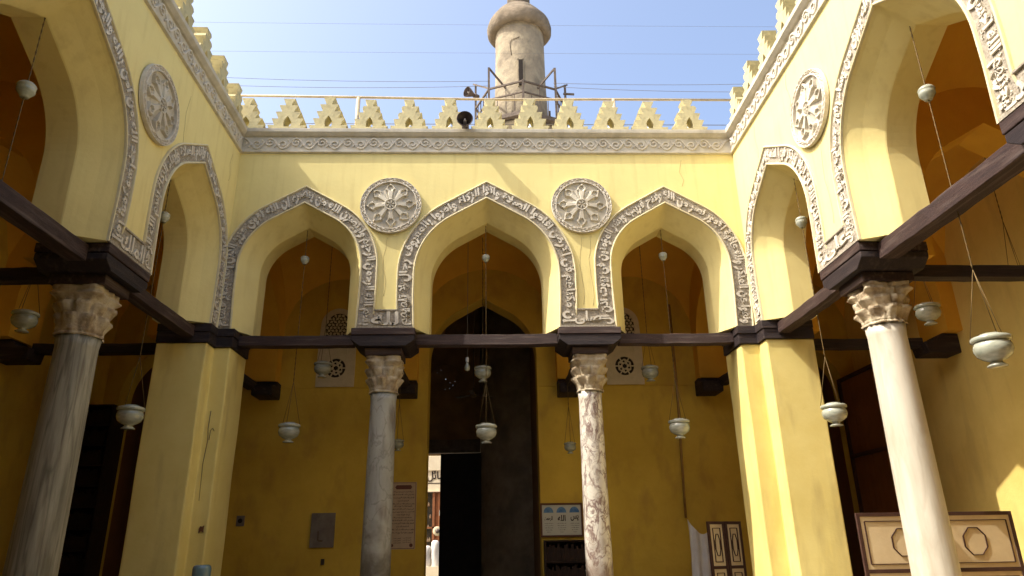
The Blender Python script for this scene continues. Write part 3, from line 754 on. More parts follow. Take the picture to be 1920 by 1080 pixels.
for x0, x1, y0, y1 in ((IL-.5, IR+.5, ay0+.005, 22.4), (IL-.5, IR+.5, -3.4, FY-TH-.005), (IL-.5, WL-TH-.005, FY-TH, ay0), (WR+TH+.005, IR+.5, FY-TH, ay0)):
    rf.box(x0, x1, y0, y1, 7.055, 7.11)
tag(rf.build('roof_terrace', M['roof'], None), 'flat plastered roof terrace over the aisles', 'roof')

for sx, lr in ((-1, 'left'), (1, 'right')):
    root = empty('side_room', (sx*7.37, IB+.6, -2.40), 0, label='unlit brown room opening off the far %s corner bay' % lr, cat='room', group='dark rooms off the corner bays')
    b = MB(); b.box(-1.6, -1.4, 0, 2.6, 0, 7.2); b.box(1.4, 1.6, 0, 2.6, 0, 7.2); b.box(-1.6, 1.6, 2.6, 2.8, 0, 7.2); b.box(-1.6, 1.6, 0, 2.6, 7.2, 7.3); b.build('room_wall', M['bay_shade'], root)
# entrance passage
root = empty('entrance_passage', (0, 17.1, -2.40), 0, label='dark stone entrance passage seen through the central arch', cat='passage')
w = MB()
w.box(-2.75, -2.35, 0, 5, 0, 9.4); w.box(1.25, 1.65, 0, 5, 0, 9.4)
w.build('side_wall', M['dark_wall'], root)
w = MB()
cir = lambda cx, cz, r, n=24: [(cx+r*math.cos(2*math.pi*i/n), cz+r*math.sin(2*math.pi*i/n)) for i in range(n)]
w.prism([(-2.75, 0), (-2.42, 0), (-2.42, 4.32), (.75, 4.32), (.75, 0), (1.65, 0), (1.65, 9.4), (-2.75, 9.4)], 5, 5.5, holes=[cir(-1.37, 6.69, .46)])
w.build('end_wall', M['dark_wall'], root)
w = MB(); w.box(-2.6, 1.0, 4.8, 5.0, 4.32, 4.72); w.build('lintel', M['oldwood'], root)
w = MB(); w.prism([(.35, .0), (.35, 3.1), (.42, 3.3), (.55, 3.4), (.68, 3.3), (.75, 3.1), (.75, 0)], 4.93, 4.99); 
rw = MB(); random.seed(3)
rw.prism(cir(0, 0, .46), -.03, .03, holes=[cir(math.cos(2*math.pi*i/8+.3)*.17, math.sin(2*math.pi*i/8)*.16, random.uniform(.005, .012), 6) for i in range(8)]+[cir(math.cos(2*math.pi*(i+.5)/14)*.33+random.uniform(-.02, .02), math.sin(2*math.pi*(i+.5)/14)*.33, random.uniform(.004, .012), 6) for i in range(14)]+[cir(.02, 0, .016, 6)])
o = rw.build('pierced_round_window', M['dark_wall'], root); o.location = (-1.37, 5.2, 6.69)
w = MB(); w.box(-2.35, 1.25, .0, 5, 9.2, 9.3); w.build('ceiling', M['dark_wall'], root)
d = empty('entrance_door', (-1.42, 21.9, -2.40), R(-6), label='black open door leaf standing in the entrance passage', cat='door')
MB().box(0, 2.4, -.10, 0, 0, 4.28).build('door_leaf', M['blackdoor'], d)
dd = MB()
for i in range(5): dd.box(.12, 2.28, -.118, -.1, .3+i*.8, .36+i*.8)
dd.build('door_rail', M['blackdoor'], d)
niche = empty('wall_niche', (.93, 17.05, -2.4), 0, label='tall round topped dark niche in the passage wall right of the entrance', cat='niche')
# the niche stands on the right return of the passage
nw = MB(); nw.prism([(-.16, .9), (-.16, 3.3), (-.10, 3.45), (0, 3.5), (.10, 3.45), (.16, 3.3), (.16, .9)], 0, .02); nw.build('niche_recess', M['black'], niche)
niche.location = (.98, 20.6, -2.4)
nj = MB(); nj.box(.72-.98, 1.25-.98, .03, .5, 0, 9.2); nj.build('niche_pier', M['dark_wall'], niche)

# shop across the street
sh = empty('street_shop', (-2.0, 28, -2.40), 0, label='sunlit shop front across the street seen through the doorway gap', cat='shop')
b = MB(); b.box(-3, 3, .05, .6, 4.35, 7.5); b.build('fascia', M['shop'], sh)
b = MB(); b.box(-3, 3, -.02, .05, 4.42, 4.95); b.box(-3, 3, -.04, .05, 3.62, 3.66); b.box(-3, 3, .02, .06, 3.66, 4.42); b.build('sign_board', M['shop'], sh)
b = MB(); flat_text(b, 'مائل', -.36, .30, 4.0, 4.40, .018, .01, .02, keep=False); b.box(-.5, .5, .012, .02, 3.93, 3.955); b.build('sign_lettering', M['ink'], sh)
b = MB()
for x in (-.62, -.12, .10, .62): b.box(x, x+.09, 0, .12, .95, 3.62)
b.box(-.1, .2, .05, .14, .95, 3.62); b.box(-.7, .7, .0, .10, 2.3, 2.36); b.build('joinery', M['shopwood'], sh)
b = MB(); b.box(-3, 3, .2, .3, 0, 4.4); b.build('display_glass', M['shopglass'], sh)
for i in range(14):
    x = -.5+.07*(i % 5)+random.uniform(0, .02); z = 1.4+.42*(i//3)+random.uniform(0, .05)
    MB().lathe([(0, 0), (.04, 0), (.045, .08), (.02, .12), (.02, .15), (0, .15)], 8).build('displayed_goods', M['paper' if i % 2 else 'grille'], sh).location = (x, .16, z)
b = MB(); b.box(-.02+.16, .32, -.01, .0, 2.75, 2.95); b.build('price_card', M['board'], sh)
b = MB(); b.box(-3, 3, -.5, .0, 0, .98); b.build('counter_base', M['shop'], sh)
b = MB(); b.lathe([(.0, 0), (.14, 0), (.17, .02), (.17, .05), (.10, .06), (0, .06)], 24); o = b.build('decorated_plate', M['grille'], sh); o.rotation_euler = (R(90), 0, 0); o.location = (.10, -.12, 2.2)
b = MB(); b.lathe([(.0, 0), (.08, 0), (.08, .01), (0, .01)], 16); o = b.build('plate_centre', M['horn'], sh); o.rotation_euler = (R(90), 0, 0); o.location = (.10, -.185, 2.2)
def bundle(x, w, h, label, lean):
    n, m = 20, 12; vs = []
    for j in range(m+1):
        t = j/m
        for k in range(n):
            a = 2*math.pi*k/n; rr = w*(1-.25*t**3)*(1+.10*noise.noise(Vector((math.cos(a)*1.5+x, math.sin(a)*1.5, t*3)))*2+.04*math.sin(a*7+t*2))
            if j == m: rr *= .6
            vs.append((rr*math.cos(a)+lean*t, rr*math.sin(a)*.7, h*t))
    fs = [(j*n+k, j*n+(k+1) % n, (j+1)*n+(k+1) % n, (j+1)*n+k) for j in range(m) for k in range(n)]+[tuple(range(m*n, m*n+n))]
    o = MB().add(vs, fs, True).build('white_cloth_bundle', M['cloth'], None, label=label, cat='cloth'); o.location = (x, 27.75, -1.42); return o
bundle(-2.32, .20, .72, 'slumped white cloth bundle on the shop counter beyond the door', .03)
bundle(-1.96, .17, .90, 'upright white cloth roll on the shop counter beyond the door', 0)

# ------------------------------------------------------------------ stucco window grilles on the inner wall
def window(cx, label):
    root = empty('stucco_window', (cx, IB, 2.80), 0, label=label, cat='window', group='pierced stucco windows on the inner wall')
    n = 20; arc = [(.42*math.cos(math.pi*i/n), 1.52+.42*math.sin(math.pi*i/n)) for i in range(n+1)]
    outer = [(-.45, 0), (.45, 0), (.45, 1.0)]+arc+[(-.45, 1.0)]
    up_h = [(.30*math.cos(math.pi*i/n), 1.48+.33*math.sin(math.pi*i/n)) for i in range(n+1)]
    up_hole = [(-.30, 1.12), (.30, 1.12)]+up_h
    MB().prism(outer, -.035, -.002, holes=[cir(0, .45, .23), up_hole]).build('frame', M['grille'], root)
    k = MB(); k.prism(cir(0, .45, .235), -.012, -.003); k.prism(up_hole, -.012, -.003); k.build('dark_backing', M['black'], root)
    b = MB()
    for q in range(6):
        a = q*math.pi/3; 
        for rr, nn in ((.085, 0), (.165, .5)):
            a0 = a+nn*math.pi/3; a1 = a0+math.pi/3
            b.bar((rr*math.cos(a0), -.02, .45+rr*math.sin(a0)), (rr*math.cos(a1), -.02, .45+rr*math.sin(a1)), .022, .028)
        b.bar((.05*math.cos(a), -.021, .45+.05*math.sin(a)), (.23*math.cos(a), -.021, .45+.23*math.sin(a)), .022, .028)
        b.bar((.085*math.cos(a), -.021, .45+.085*math.sin(a)), (.165*math.cos(a+math.pi/6), -.021, .45+.165*math.sin(a+math.pi/6)), .018, .028)
    b.build('grille', M['grille'], root)
    b = MB(); random.seed(int(cx*10))
    for i in range(7):
        for j in range(9):
            x = -.27+.09*i+(.045 if j % 2 else 0); z = 1.15+.075*j
            if abs(x) < .30 and (z < 1.48 or math.hypot(x/.30, (z-1.48)/.33) < 1):
                a = (i*2.1+j*1.3); b.bar((x-.04*math.cos(a), -.02, z-.04*math.sin(a)), (x+.04*math.cos(a), -.02, z+.04*math.sin(a)), .022, .028)
                b.bar((x-.03*math.sin(a), -.021, z+.03*math.cos(a)), (x+.03*math.sin(a), -.021, z-.03*math.cos(a)), .018, .028)
    b.build('grille', M['grille'], root)
    ev = MB(); pts = arch_pts(0, .25, .98, z0=.75, foot=0); ribbon(ev, [(x, z*.35+.55) for x, z in pts], .02, -.034, -.05); ev.build('carved_hood', M['grille'], root)
window(-3.60, 'pierced stucco window on the inner wall seen through the left arch')
window(3.30, 'pierced stucco window on the inner wall seen through the right arch')

# ------------------------------------------------------------------ hanging glass lamps
def bowl_prof(r): return [(.0, -1.06*r), (.50*r, -1.06*r), (.53*r, -1.0*r), (.34*r, -.86*r), (.30*r, -.76*r), (.58*r, -.64*r), (.88*r, -.42*r), (1.0*r, -.12*r), (1.0*r, .10*r), (.93*r, .30*r), (.88*r, .36*r)]
def lamp(x, y, z, r, ztop, label, upper=None, top_r=None, tilt=0, converge=.9, category='lamp'):
    """z: centre of the belly; chain rises to ztop; upper: height of a small globe lamp threaded on the chain"""
    root = empty('hanging_lamp', (x, y, z), tilt, label=label, cat='lamp', group='milky glass lamps hanging on chains')
    MB().lathe(bowl_prof(r)+[(.86*r, .42*r)], 28).build('glass_bowl', M['glass'], root)
    MB().lathe([(.84*r, .38*r), (1.0*r, .40*r), (1.05*r, .46*r), (1.05*r, .62*r), (.98*r, .68*r), (.62*r, .74*r), (.56*r, .84*r), (.30*r, .88*r), (0, .88*r)], 28).build('rim', M['glass'], root)
    c = MB(); cv = min(converge, ztop-z-.05)
    for k in range(3):
        a = 2*math.pi*k/3+.5; c.tube([(.98*r*math.cos(a), .98*r*math.sin(a), .7*r), (.0, .0, cv)], .0045, 4)
    top = ztop-z
    n = max(2, int((top-cv)/.05)); pts = [(0, 0, cv+(top-cv)*i/n) for i in range(n+1)]
    c.tube(pts, [.005+.005*(i % 2) for i in range(n+1)], 5); c.build('chain', M['chain'], root)
    if upper is not None:
        h = upper-z; q = r*.42 if top_r is None else top_r
        MB().lathe([(0, h-1.1*q), (.45*q, h-1.1*q), (.5*q, h-1.0*q), (.62*q, h-.8*q), (.98*q, h-.35*q), (q, h-.0*q), (.96*q, h+.25*q), (1.04*q, h+.36*q), (1.0*q, h+.52*q), (.8*q, h+.8*q), (.3*q, h+1.0*q), (0, h+1.02*q)], 24).build('upper_globe', M['glass'], root)
    return root
yl = D+.46
lamp(-3.55, yl, 1.20, .185, 5.15, 'glass lamp on a long chain in the left arch facing the viewer', 4.52, .082)
lamp(-.02, yl, 1.15, .185, 5.25, 'glass lamp on a long chain in the middle of the central arch', 4.55, .075)
lamp(3.50, yl, 1.20, .185, 5.15, 'glass lamp on a long chain in the right arch facing the viewer', 4.58, .082)
lamp(-5.32, 10.68, 1.12, .185, 5.15, 'glass lamp in the small left side arch, against the pier edge', 4.40, .09)
lamp(5.36, 10.72, 1.06, .185, 5.15, 'pale glass lamp beside the right corner pier in the small side arch', 4.32, .095)
lamp(5.36, 7.06, 1.09, .185, 5.30, 'large pale glass lamp near the right edge under the big side arch', 4.30, .095)
lamp(-5.33, 7.05, .9, .185, 5.30, 'glass lamp in the big left side arch, its small globe above the beam', 4.27, .10)
lamp(-3.52, 14.85, 2.84, .18, 5.9, 'dim glass lamp in front of the left stucco window')
lamp(-.10, 14.85, 2.72, .18, 5.9, 'dim glass lamp high behind the central arch')
lamp(3.52, 14.85, 2.70, .18, 5.9, 'dim glass lamp in front of the right stucco window')
lamp(-1.95, 15.6, 1.33, .13, 2.62, 'small dim lamp hanging just right of the grey column')
lamp(1.80, 15.6, 1.23, .13, 2.62, 'small dim lamp hanging just left of the veined column')
lamp(-7.30, 10.85, 2.68, .185, 5.9, 'dark glass lamp in the left aisle behind the shaded column')
lamp(7.15, 10.65, 2.66, .185, 5.9, 'dim lamp in the right aisle beside the white column')
lamp(8.2, 9.9, 3.05, .10, 5.4, 'small pale lamp at the right edge of the right aisle')
# bare bulb and ceiling fan in the passage
bl = empty('hanging_bulb', (-.42, 14.4, 2.75), 0, label='bare bulb with white cap hanging left of the high central lamp', cat='bulb')
MB().lathe([(0, -.10), (.05, -.08), (.06, -.02), (.03, .06), (.025, .09)], 16).build('glass', M['glass'], bl)
MB().lathe([(.026, .09), (.035, .11), (.035, .19), (.0, .21)], 12).build('socket', M['whiteplastic'], bl)
MB().tube([(0, 0, .2), (0, 0, 3.1)], .005, 5).build('flex', M['wire'], bl)
fn = empty('ceiling_fan', (-.38, 18.8, 3.05), .4, label='small ceiling fan in the dark entrance passage', cat='fan')
MB().lathe([(0, -.06), (.07, -.05), (.10, 0), (.07, .05), (.02, .07), (.02, .2), (0, .2)], 16).build('motor', M['chain'], fn)
for k in range(3):
    b = MB(); a = k*2*math.pi/3; u_ = Vector((math.cos(a), math.sin(a), 0)); v_ = Vector((-math.sin(a), math.cos(a), .15))
    b.add([u_*.1+v_*.04, u_*.1-v_*.04, u_*.6-v_*.07, u_*.6+v_*.07, u_*.1+v_*.04+Vector((0, 0, .01)), u_*.1-v_*.04+Vector((0, 0, .01)), u_*.6-v_*.07+Vector((0, 0, .01)), u_*.6+v_*.07+Vector((0, 0, .01))],
          [(0, 1, 2, 3), (4, 7, 6, 5), (0, 4, 5, 1), (1, 5, 6, 2), (2, 6, 7, 3), (3, 7, 4, 0)]); b.build('blade', M['oldwood'], fn)
MB().tube([(0, 0, .2), (0, 0, 3.7)], .012, 6).build('rod', M['iron'], fn)

# ------------------------------------------------------------------ things on the inner wall
ps = empty('text_poster', (-1.89, IB, -.10), R(0), label='tall pinkish poster covered in lines of Arabic text beside the grey column', cat='poster')
MB().box(-.29, .29, -.012, -.002, -.71, .71).build('sheet', M['paper'], ps)
b = MB()
for x0, x1, z0, z1 in ((-.275, .275, .69, .70), (-.275, .275, -.70, -.69), (-.275, -.265, -.69, .69), (.265, .275, -.69, .69)): b.box(x0, x1, -.014, -.0125, z0, z1)
b.lathe([(0, 0), (.03, .0), (.03, .004), (0, .004)], 10, (0, 0, 0)); 
b = MB() if False else b
b.prism([(-.19, .60), (-.16, .645), (.16, .645), (.19, .60), (.16, .555), (-.16, .555)], -.016, -.0125)
b.prism(cir(-.22, -.63, .035, 10), -.016, -.0125); b.prism(cir(.20, -.63, .04, 10), -.016, -.0125)
b.build('border', M['redink'], ps)
b = MB(); W_ = VERSES; lines = [.50, .44, .375, .31, .245, .19, .13, .07, .01, -.05, -.11, -.17, -.235, -.30, -.37]
for i, z in enumerate(lines):
    wd = [.22, .24, .24, .12, .25, .2, .24, .25, .15, .2, .25, .25, .14, .25, .24][i]
    flat_text(b, ' '.join(W_[i % 9].split()[(i % 3):(i % 3)+6]), .0-wd, wd, z-.022, z+.022, -.0125, .001, .03, keep=False)
for i in range(3):
    flat_text(b, 'الحمد لله رب', .02, .20, -.49-.045*i, -.46-.045*i, -.0125, .001, .03, keep=False)
    flat_text(b, 'العالمين الرحمن', -.20, -.03, -.50-.045*i, -.47-.045*i, -.0125, .001, .03, keep=False)
b.build('writing', M['ink'], ps)
bd = empty('notice_board', (1.64, IB, -.255), 0, label='wood framed notice board with three blue domes and Arabic text, left of the veined column', cat='notice board')
b = MB(); b.box(-.475, .475, -.04, -.003, .325, .365); b.box(-.475, .475, -.04, -.003, -.355, -.315); b.box(-.475, -.435, -.04, -.003, -.315, .325); b.box(.435, .475, -.04, -.003, -.315, .325); b.build('frame', M['frame'], bd)
MB().box(-.435, .435, -.02, -.004, -.315, .325).build('sheet', M['board'], bd)
b = MB(); t_ = MB()
for i, x in enumerate((-.29, .0, .29)):
    b.prism([(x-.12, .16)]+[(x+.11*math.cos(a_*math.pi/10), .165+.12*math.sin(a_*math.pi/10)) for a_ in range(10, -1, -1)][::-1][::-1]+[(x+.12, .16)], -.0235, -.0205)
    flat_text(t_, ['الرحمن', 'الله', 'يس'][i], x-.09, x+.09, -.02, .11, -.0205, .001, .03, keep=False)
    for k in range(5): flat_text(t_, ' '.join(VERSES[(i+k) % 9].split()[k:k+3]), x-[.1, .1, .09, .07, .04][k], x+[.1, .1, .09, .07, .04][k], -.08-.045*k, -.055-.045*k, -.0205, .001, .03, keep=False)
b.build('blue_dome_picture', M['boardblue'], bd); t_.build('writing', M['ink'], bd)
mbx = empty('meter_cabinet', (-3.63, IB, -.39), 0, label='dull grey metal cabinet fixed to the inner wall', cat='cabinet')
MB().box(-.26, .26, -.05, -.002, -.36, .36).build('door', M['steel'], mbx, bevel=.008)
b = MB(); b.box(-.10, -.07, -.062, -.05, -.22, -.02); b.box(-.07, .02, -.058, -.05, -.24, -.20); b.build('scraped_mark', M['crack'], mbx)
sb = empty('switch_box', (-5.44, IB, -.17), 0, label='small wall socket box beside the left corner pier', cat='socket')
MB().box(-.09, .09, -.03, -.002, -.11, .11).build('plate', M['steel'], sb, bevel=.01); MB().prism(cir(0, 0, .05, 12), -.045, -.03).build('socket', M['black'], sb)
tag(MB().box(-3.62, -3.55, IB-.03, IB-.002, -1.10, -.98).build('small_switch', M['iron'], None), 'tiny dark switch below the grey metal cabinet', 'switch')
pc = MB(); pc.tube([(4.52, IB-.03, 4.8), (4.52, IB-.03, 2.9), (4.47, IB-.03, 1.2), (4.43, IB-.03, -.25)], .028, 8)
tag(pc.build('wall_conduit', M['conduit'], None), 'brown vertical conduit down the inner wall behind the right arch', 'pipe')
# cloth
def cloth():
    n, m = 18, 26; vs = []
    for j in range(m+1):
        t = j/m
        for i in range(n+1):
            s = i/n; x = 4.20+.42*s; top = -.30-.36*math.sin(min(1, s*1.05)*math.pi*.62)+(.07*s)
            z = top+(-2.0-top)*t
            y = 15.5+.04*math.sin(s*13+t*1.5)*(.4+t)+.03*noise.noise(Vector((s*4, t*5, 0)))
            vs.append((x+.02*math.sin(t*5)*(1-s), y, z))
    for v in list(vs): vs.append((v[0], v[1]+.006, v[2]))
    N_ = (n+1)*(m+1)
    fs = [(j*(n+1)+i, j*(n+1)+i+1, (j+1)*(n+1)+i+1, (j+1)*(n+1)+i) for j in range(m) for i in range(n)]
    fs += [tuple(k+N_ for k in f[::-1]) for f in fs]
    return MB().add(vs, fs, True).build('draped_cloth', M['cloth'], None, label='white cloth hung between the conduit and the folding screen', cat='cloth')
cloth()
# dark bookshelves
def shelf(x0, x1, y0, y1, h, label, rows, holes=True):
    root = empty('book_shelf', ((x0+x1)/2, (y0+y1)/2, -2.395), 0, label=label, cat='bookshelf'); a, b_ = (x1-x0)/2, (y1-y0)/2
    f = MB(); f.box(-a, a, b_-.02, b_, 0, h); f.box(-a, -a+.03, -b_, b_-.02, 0, h); f.box(a-.03, a, -b_, b_-.02, 0, h)
    for i in range(rows+1): z = h*i/rows; f.box(-a+.03, a-.03, -b_, b_-.02, max(0, z-.03), z if i else .03)
    f.build('case', M['dark_book'], root)
    bk = MB()
    for i in range(rows):
        x = -a+.04; z = h*i/rows+.005; z += .03 if i == 0 else 0
        while x < a-.1:
            w_ = random.uniform(.025, .06); hh = random.uniform(.55, .82)*(h/rows); bk.box(x, x+w_, -b_+.05, b_-.05, z, z+hh); x += w_+.003
    o = bk.build('row_of_books', M['dark_book'], root)
    return root
shelf(-8.85, -8.0, 15.3, 15.9, 4.6, 'tall dark bookshelf in the far left corner bay', 11)
shelf(1.22, 2.3, IB-.36, IB-.01, 1.72, 'low dark bookshelf under the notice board', 4)
tp = empty('shade_partition', (8.62, 15.3, -2.395), 0, label='tall dark partition added to darken the far right corner bay', cat='partition')  # invented partition; its dark boards stand in for the shade of the bay
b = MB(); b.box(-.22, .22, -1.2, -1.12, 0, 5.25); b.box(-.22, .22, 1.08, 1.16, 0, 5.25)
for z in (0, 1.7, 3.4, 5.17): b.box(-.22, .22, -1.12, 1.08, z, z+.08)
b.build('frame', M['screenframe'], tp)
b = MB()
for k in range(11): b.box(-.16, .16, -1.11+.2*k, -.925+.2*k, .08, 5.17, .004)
b.build('boarding', M['bay_shade'], tp)
# folding screens
def screen(x, y, rz, n, wp, label, up_h=.80, cells=1):
    root = empty('folding_screen', (x, y, -2.395), rz, label=label, cat='folding screen', group='wooden folding screens')
    H = 2.0
    for k in range(n):
        x0 = k*(wp+.015); ang = 0
        p = MB(); f = .055
        zs_ = [.08, H-up_h-.03, H]
        p.box(x0, x0+f, 0, .04, 0, H); p.box(x0+wp-f, x0+wp, 0, .04, 0, H)
        for z in (.08, H-up_h-f, H-f): p.box(x0+f, x0+wp-f, 0, .04, z, z+f)
        fo = p.build('leaf_frame', M['screenframe'], root, bevel=.004)
        q = MB(); q.box(x0+f, x0+wp-f, .012, .03, .135, H-up_h-f); q.box(x0+f, x0+wp-f, .012, .03, H-up_h, H-f); q.build('panel', M['screen'], root)
        l = MB()
        for z0, z1 in ((H-up_h, H-f), (.135, H-up_h-f)):
            a0, a1 = x0+f+.06, x0+wp-f-.06; b0, b1 = z0+.07, z1-.07
            for A, B in (((a0, b0), (a1, b0)), ((a1, b0), (a1, b1)), ((a1, b1), (a0, b1)), ((a0, b1), (a0, b0))): l.bar((A[0], .008, A[1]), (B[0], .008, B[1]), .018, .012)
            for ci in range(cells):
                cx = a0+(a1-a0)*(ci+.5)/cells; cz = (b0+b1)/2; ry = min((b1-b0)*.37, .21); rx = min((a1-a0)/cells*.36, .19)
                oc = [(cx+rx*math.cos(R(22.5+45*i)), cz+ry*math.sin(R(22.5+45*i))) for i in range(8)]
                for i in range(8): l.bar((oc[i][0], .007, oc[i][1]), (oc[(i+1) % 8][0], .007, oc[(i+1) % 8][1]), .020, .013)
        l.build('inlaid_moulding', M['screenframe'], fo)
    return root
screen(5.58, 11.05, R(2), 1, 2.48, 'wide wooden screen with two octagon motifs behind the white column', .80, 2)
screen(4.20, 14.1, R(22), 2, .40, 'narrow folding screen beside the white cloth, partly behind the right corner pier', .80, 1)
# water dispenser
wd = empty('water_dispenser', (-4.28, 11.5, -2.40), 0, label='white water dispenser with an upturned blue bottle by the left corner pier', cat='water dispenser')
MB().box(-.15, .15, -.15, .15, 0, .98).build('cabinet', M['whiteplastic'], wd, bevel=.02)
MB().lathe([(.04, .98), (.05, 1.03), (.13, 1.09), (.135, 1.15), (.128, 1.18), (.135, 1.21), (.135, 1.36), (.125, 1.40), (.10, 1.42), (0, 1.42)], 28).build('bottle', M['water'], wd)

# ------------------------------------------------------------------ roof line: railing, speakers, globes, wires
rl = empty('roof_railing', (0, 13.2, 7.10), 0, label='thin metal pipe railing along the roof behind the merlons', cat='railing')
MB().tube([(-5.5, 0, 1.47), (-2.8, 0, 1.44), (0, 0, 1.40), (2.82, 0, 1.42), (5.6, 0, 1.42)], .028, 8).build('top_pipe', M['pipe'], rl)
for x in (-5.4, -2.81, 2.82, 5.5): MB().tube([(x, .0, 0), (x, 0, 1.42)], .045, 8).build('post', M['pipe'], rl)
rl2 = empty('roof_railing', (5.95, 7, 7.10), R(90), label='metal pipe railing behind the merlons of the right wall', cat='railing')
MB().tube([(-6, 0, .75), (6.2, 0, .75)], .03, 8).build('top_pipe', M['iron'], rl2)
for x in (-5.8, -2.9, 0, 2.9, 6.1): MB().tube([(x, .0, 0), (x, 0, .75)], .03, 8).build('post', M['iron'], rl2)
def horn(x, y, z, rz, label, s=1.0, tilt=0):
    root = empty('horn_loudspeaker', (x, y, z), rz, label=label, cat='loudspeaker', group='horn loudspeakers on the roof'); root.rotation_euler = (tilt, 0, rz)
    prof = [(.165, -.30), (.170, -.285), (.145, -.22), (.105, -.13), (.06, -.04), (.05, 0)]
    # axis along local -Y
    h = MB(); n = 28; vs = []; 
    outer = prof; inner = [(r*.93, a) for r, a in prof][::-1]
    P_ = outer[::-1]+[(r*.96, a+.003) for r, a in prof]
    for r, a in P_:
        for k in range(n): t = 2*math.pi*k/n; vs.append((r*math.cos(t)*s, a*s, r*math.sin(t)*s))
    fs = [(i*n+k, i*n+(k+1) % n, (i+1)*n+(k+1) % n, (i+1)*n+k) for i in range(len(P_)-1) for k in range(n)]
    h.add(vs, fs, True); h.build('bell', M['horn'], root)
    b = MB(); b.tube([(0, 0, 0), (0, .16*s, 0)], .075*s, 16); b.build('driver', M['horn'], root)
    b = MB(); b.tube([(0, -.26*s, 0), (0, -.18*s, 0), (0, -.02*s, 0)], [.012*s, .032*s, .036*s], 12); b.build('reflex_cone', M['hornlight'], root)
    b = MB(); b.tube([(0, .08*s, -.07*s), (0, .08*s, -.2*s)], .015*s, 8); b.build('bracket', M['iron'], root)
    return root
horn(-.43, 12.33, 7.255, R(0), 'dark horn loudspeaker on the cornice facing the courtyard', .98, R(3))
GL = empty('roof_lights', (0, 0, 0), 0, label='string of small pale globe lights behind the back merlons', cat='lights')
for i in range(13):
    x = -4.88+.826*i
    o = MB().lathe([(0, -.055), (.04, -.04), (.055, 0), (.04, .04), (.018, .05), (.018, .1), (0, .1)], 14).build('globe_light', M['bulb'], GL); o.location = (x*1.036, 12.95, 7.60); o.rotation_euler = (0, 0, i)
MB().tube([(-5, 12.95, 7.70), (0, 12.95, 7.695), (5.2, 12.95, 7.70)], .008, 5).build('cable', M['wire'], GL)
for i, (A, B, sag) in enumerate((((-26, 20, 16.5), (26, 20, 16.55), .15), ((-26, 20, 15.25), (26, 20, 15.35), .12), ((-24, 21, 16.35), (.12, 20.8, 14.62), .55), ((-24, 21, 15.95), (.12, 20.8, 14.42), .6), ((2.35, 20.8, 14.55), (24, 21, 16.1), .5), ((2.35, 20.8, 14.4), (24, 21, 15.65), .6))):
    A = Vector(A); B = Vector(B); pts = [A.lerp(B, k/24)-Vector((0, 0, sag*4*(k/24)*(1-k/24))) for k in range(25)]
    tag(MB().tube(pts, .0045 if i < 2 else .009, 4).build('overhead_wire', M['wire'], None), ['highest faint wire across the sky', 'second faint wire across the sky', 'upper dark wire running left from the minaret', 'lower dark wire running left from the minaret', 'upper dark wire running right from the minaret', 'lower dark wire running right from the minaret'][i], 'wire', 'overhead wires')

# ------------------------------------------------------------------ minaret
mn = empty('minaret', (1.25, 22.0, 7.0), 0, label='weathered round minaret with a ribbed cap and a timber balcony behind the merlons', cat='minaret')
def warp_lathe(prof, n, amp, seed, mb=None):
    mb = mb or MB(); vs = []
    for r, z in prof:
        for k in range(n):
            a = 2*math.pi*k/n; q = r*(1+amp*noise.noise(Vector((math.cos(a)*1.7+seed, math.sin(a)*1.7, z*1.1)))); vs.append((q*math.cos(a), q*math.sin(a), z))
    fs = [(i*n+k, i*n+(k+1) % n, (i+1)*n+(k+1) % n, (i+1)*n+k) for i in range(len(prof)-1) for k in range(n)]
    mb.add(vs, fs, True); return mb
zb = lambda z: z-7.0
b = warp_lathe([(1.5, -9.4), (1.5, zb(11.6)), (1.3, zb(11.75)), (1.2, zb(12.3)), (1.15, zb(12.5)), (1.42, zb(12.82)), (1.42, zb(12.92)), (1.02, zb(12.94))], 48, .01, 1); b.build('lower_stage', M['minaret'], mn)
b = warp_lathe([(1.02, zb(12.93)), (1.0, zb(13.6)), (.97, zb(14.4)), (.94, zb(15.3)), (.92, zb(16.6)), (.92, zb(17.75))], 64, .02, 2); b.build('shaft', M['minaret'], mn)
b = warp_lathe([(.90, zb(17.50)), (1.07, zb(17.46)), (1.13, zb(17.50)), (1.19, zb(17.62)), (1.215, zb(17.85)), (1.18, zb(18.02)), (1.06, zb(18.14)), (.99, zb(18.24)), (.93, zb(18.38)), (.80, zb(18.54)), (.62, zb(18.66)), (.43, zb(18.72)), (.36, zb(18.80)), (.37, zb(18.95)), (.43, zb(19.15)), (.43, zb(19.5)), (.3, zb(19.8)), (.12, zb(20.0)), (.05, zb(20.5)), (0, zb(20.7))], 64, .06, 5); b.build('ribbed_cap', M['cap'], mn)
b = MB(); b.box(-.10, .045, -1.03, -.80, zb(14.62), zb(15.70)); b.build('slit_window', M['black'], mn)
b = MB(); b.box(-.14, -.10, -1.0, -.82, zb(14.58), zb(15.75)); b.box(.045, .085, -1.0, -.82, zb(14.58), zb(15.75)); b.box(-.14, .085, -1.0, -.82, zb(15.70), zb(15.75)); b.build('slit_surround', M['minaret'], mn)
def crackline(pts):
    c = MB(); c.tube([((.935)*math.sin(a), -.935*math.cos(a), zb(z)) for a, z in pts], .012, 4); return c
crackline([(-.38, 16.0), (-.42, 16.3), (-.44, 16.55), (-.36, 16.7), (-.2, 16.72), (-.04, 16.78)]).build('crack', M['crack'], mn)
crackline([(.25, 14.45), (.38, 14.3), (.5, 14.2)]).build('crack', M['crack'], mn)
bal = MB(); RB = 1.66
cor = [(RB*math.sin(R(45*i)), -RB*math.cos(R(45*i))) for i in range(8)]
fz = zb(13.03); t1, t2 = zb(14.30), zb(13.86)
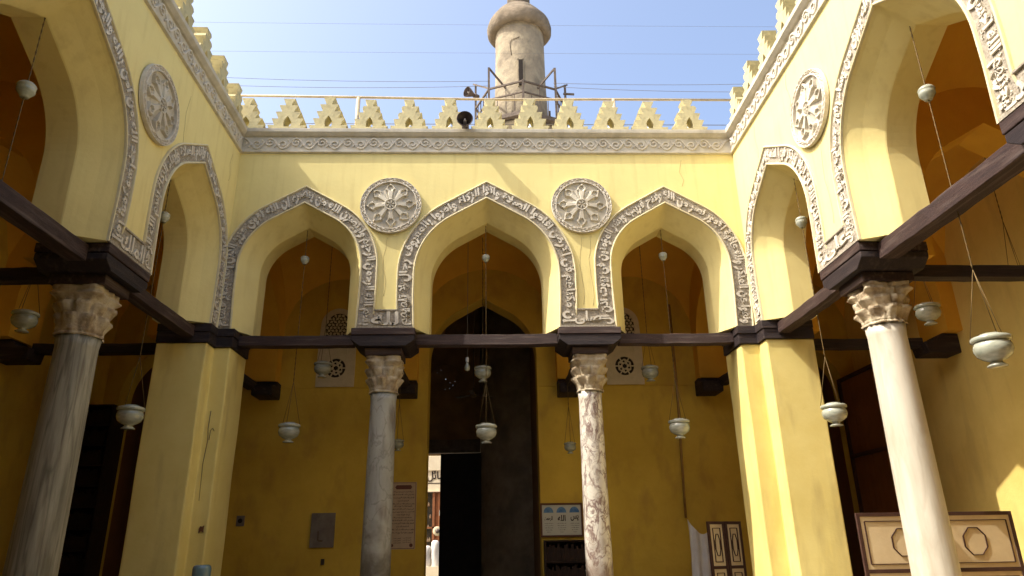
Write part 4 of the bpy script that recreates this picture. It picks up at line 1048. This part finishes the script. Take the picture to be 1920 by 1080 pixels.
for i in range(8):
    a, c2 = cor[i], cor[(i+1) % 8]
    rail = MB(); rail.bar((a[0], a[1], t1), (c2[0], c2[1], t1), .055, .06); rail.bar((a[0], a[1], t2), (c2[0], c2[1], t2), .045, .05); rail.bar((a[0], a[1], fz+.05), (c2[0], c2[1], fz+.05), .06, .07)
    rail.build('balcony_rail', M['oldwood'], mn)
    top = {1: 15.2, 7: 15.2, 2: 15.35, 6: 15.35, 3: 15.0, 5: 15.0}.get(i, 14.35)
    p = MB(); p.bar((a[0], a[1], fz-.1), (a[0], a[1], zb(top)), .075, .075)
    if i in (1, 7): p.bar((a[0], a[1], zb(15.2)), (a[0]*.32, a[1]*.55, zb(14.45)), .05, .06)
    if i in (2, 6): p.bar((a[0]*1.05, a[1], zb(15.36)), (cor[1 if i == 2 else 7][0], cor[1][1], zb(14.33)), .05, .06)
    p.build('balcony_post', M['oldwood'], mn)
    bl_ = MB()
    if i not in (0, 7):
        for k in range(1, 5):
            x = a[0]+(c2[0]-a[0])*k/5; y = a[1]+(c2[1]-a[1])*k/5; bl_.bar((x, y, fz), (x, y, t1), .035, .035)
    else:
        for k in range(1, 4): x = a[0]+(c2[0]-a[0])*k/4; y = a[1]+(c2[1]-a[1])*k/4; bl_.bar((x, y, fz), (x, y, t1 if k == 2 else t2), .026, .026)
    bl_.build('baluster_row', M['oldwood'], mn)
MB().prism([(x*1.03, y*1.03) for x, y in cor], fz-.08, fz, m=lambda a, h, b: (a, b, h), holes=[cir(0, 0, 1.04, 20)]).build('balcony_floor', M['oldwood'], mn)
horn(-.45, 21.3, 14.38, R(-50), 'pale horn loudspeaker on the left side of the minaret balcony', 1.15, 0)
horn(2.85, 21.6, 13.6, R(75), 'small loudspeaker on the right side of the minaret balcony', .55, 0)
MB().bar((1.55, -.3, zb(14.75)), (1.95, -.3, zb(14.73)), .06, .06).build('bracket_arm', M['oldwood'], mn)

# ------------------------------------------------------------------ raise everything so that the paving is at z = 0
for o in scene.objects:
    if o.parent is None and o.type not in ('CAMERA', 'LIGHT'): o.location.z += Z0
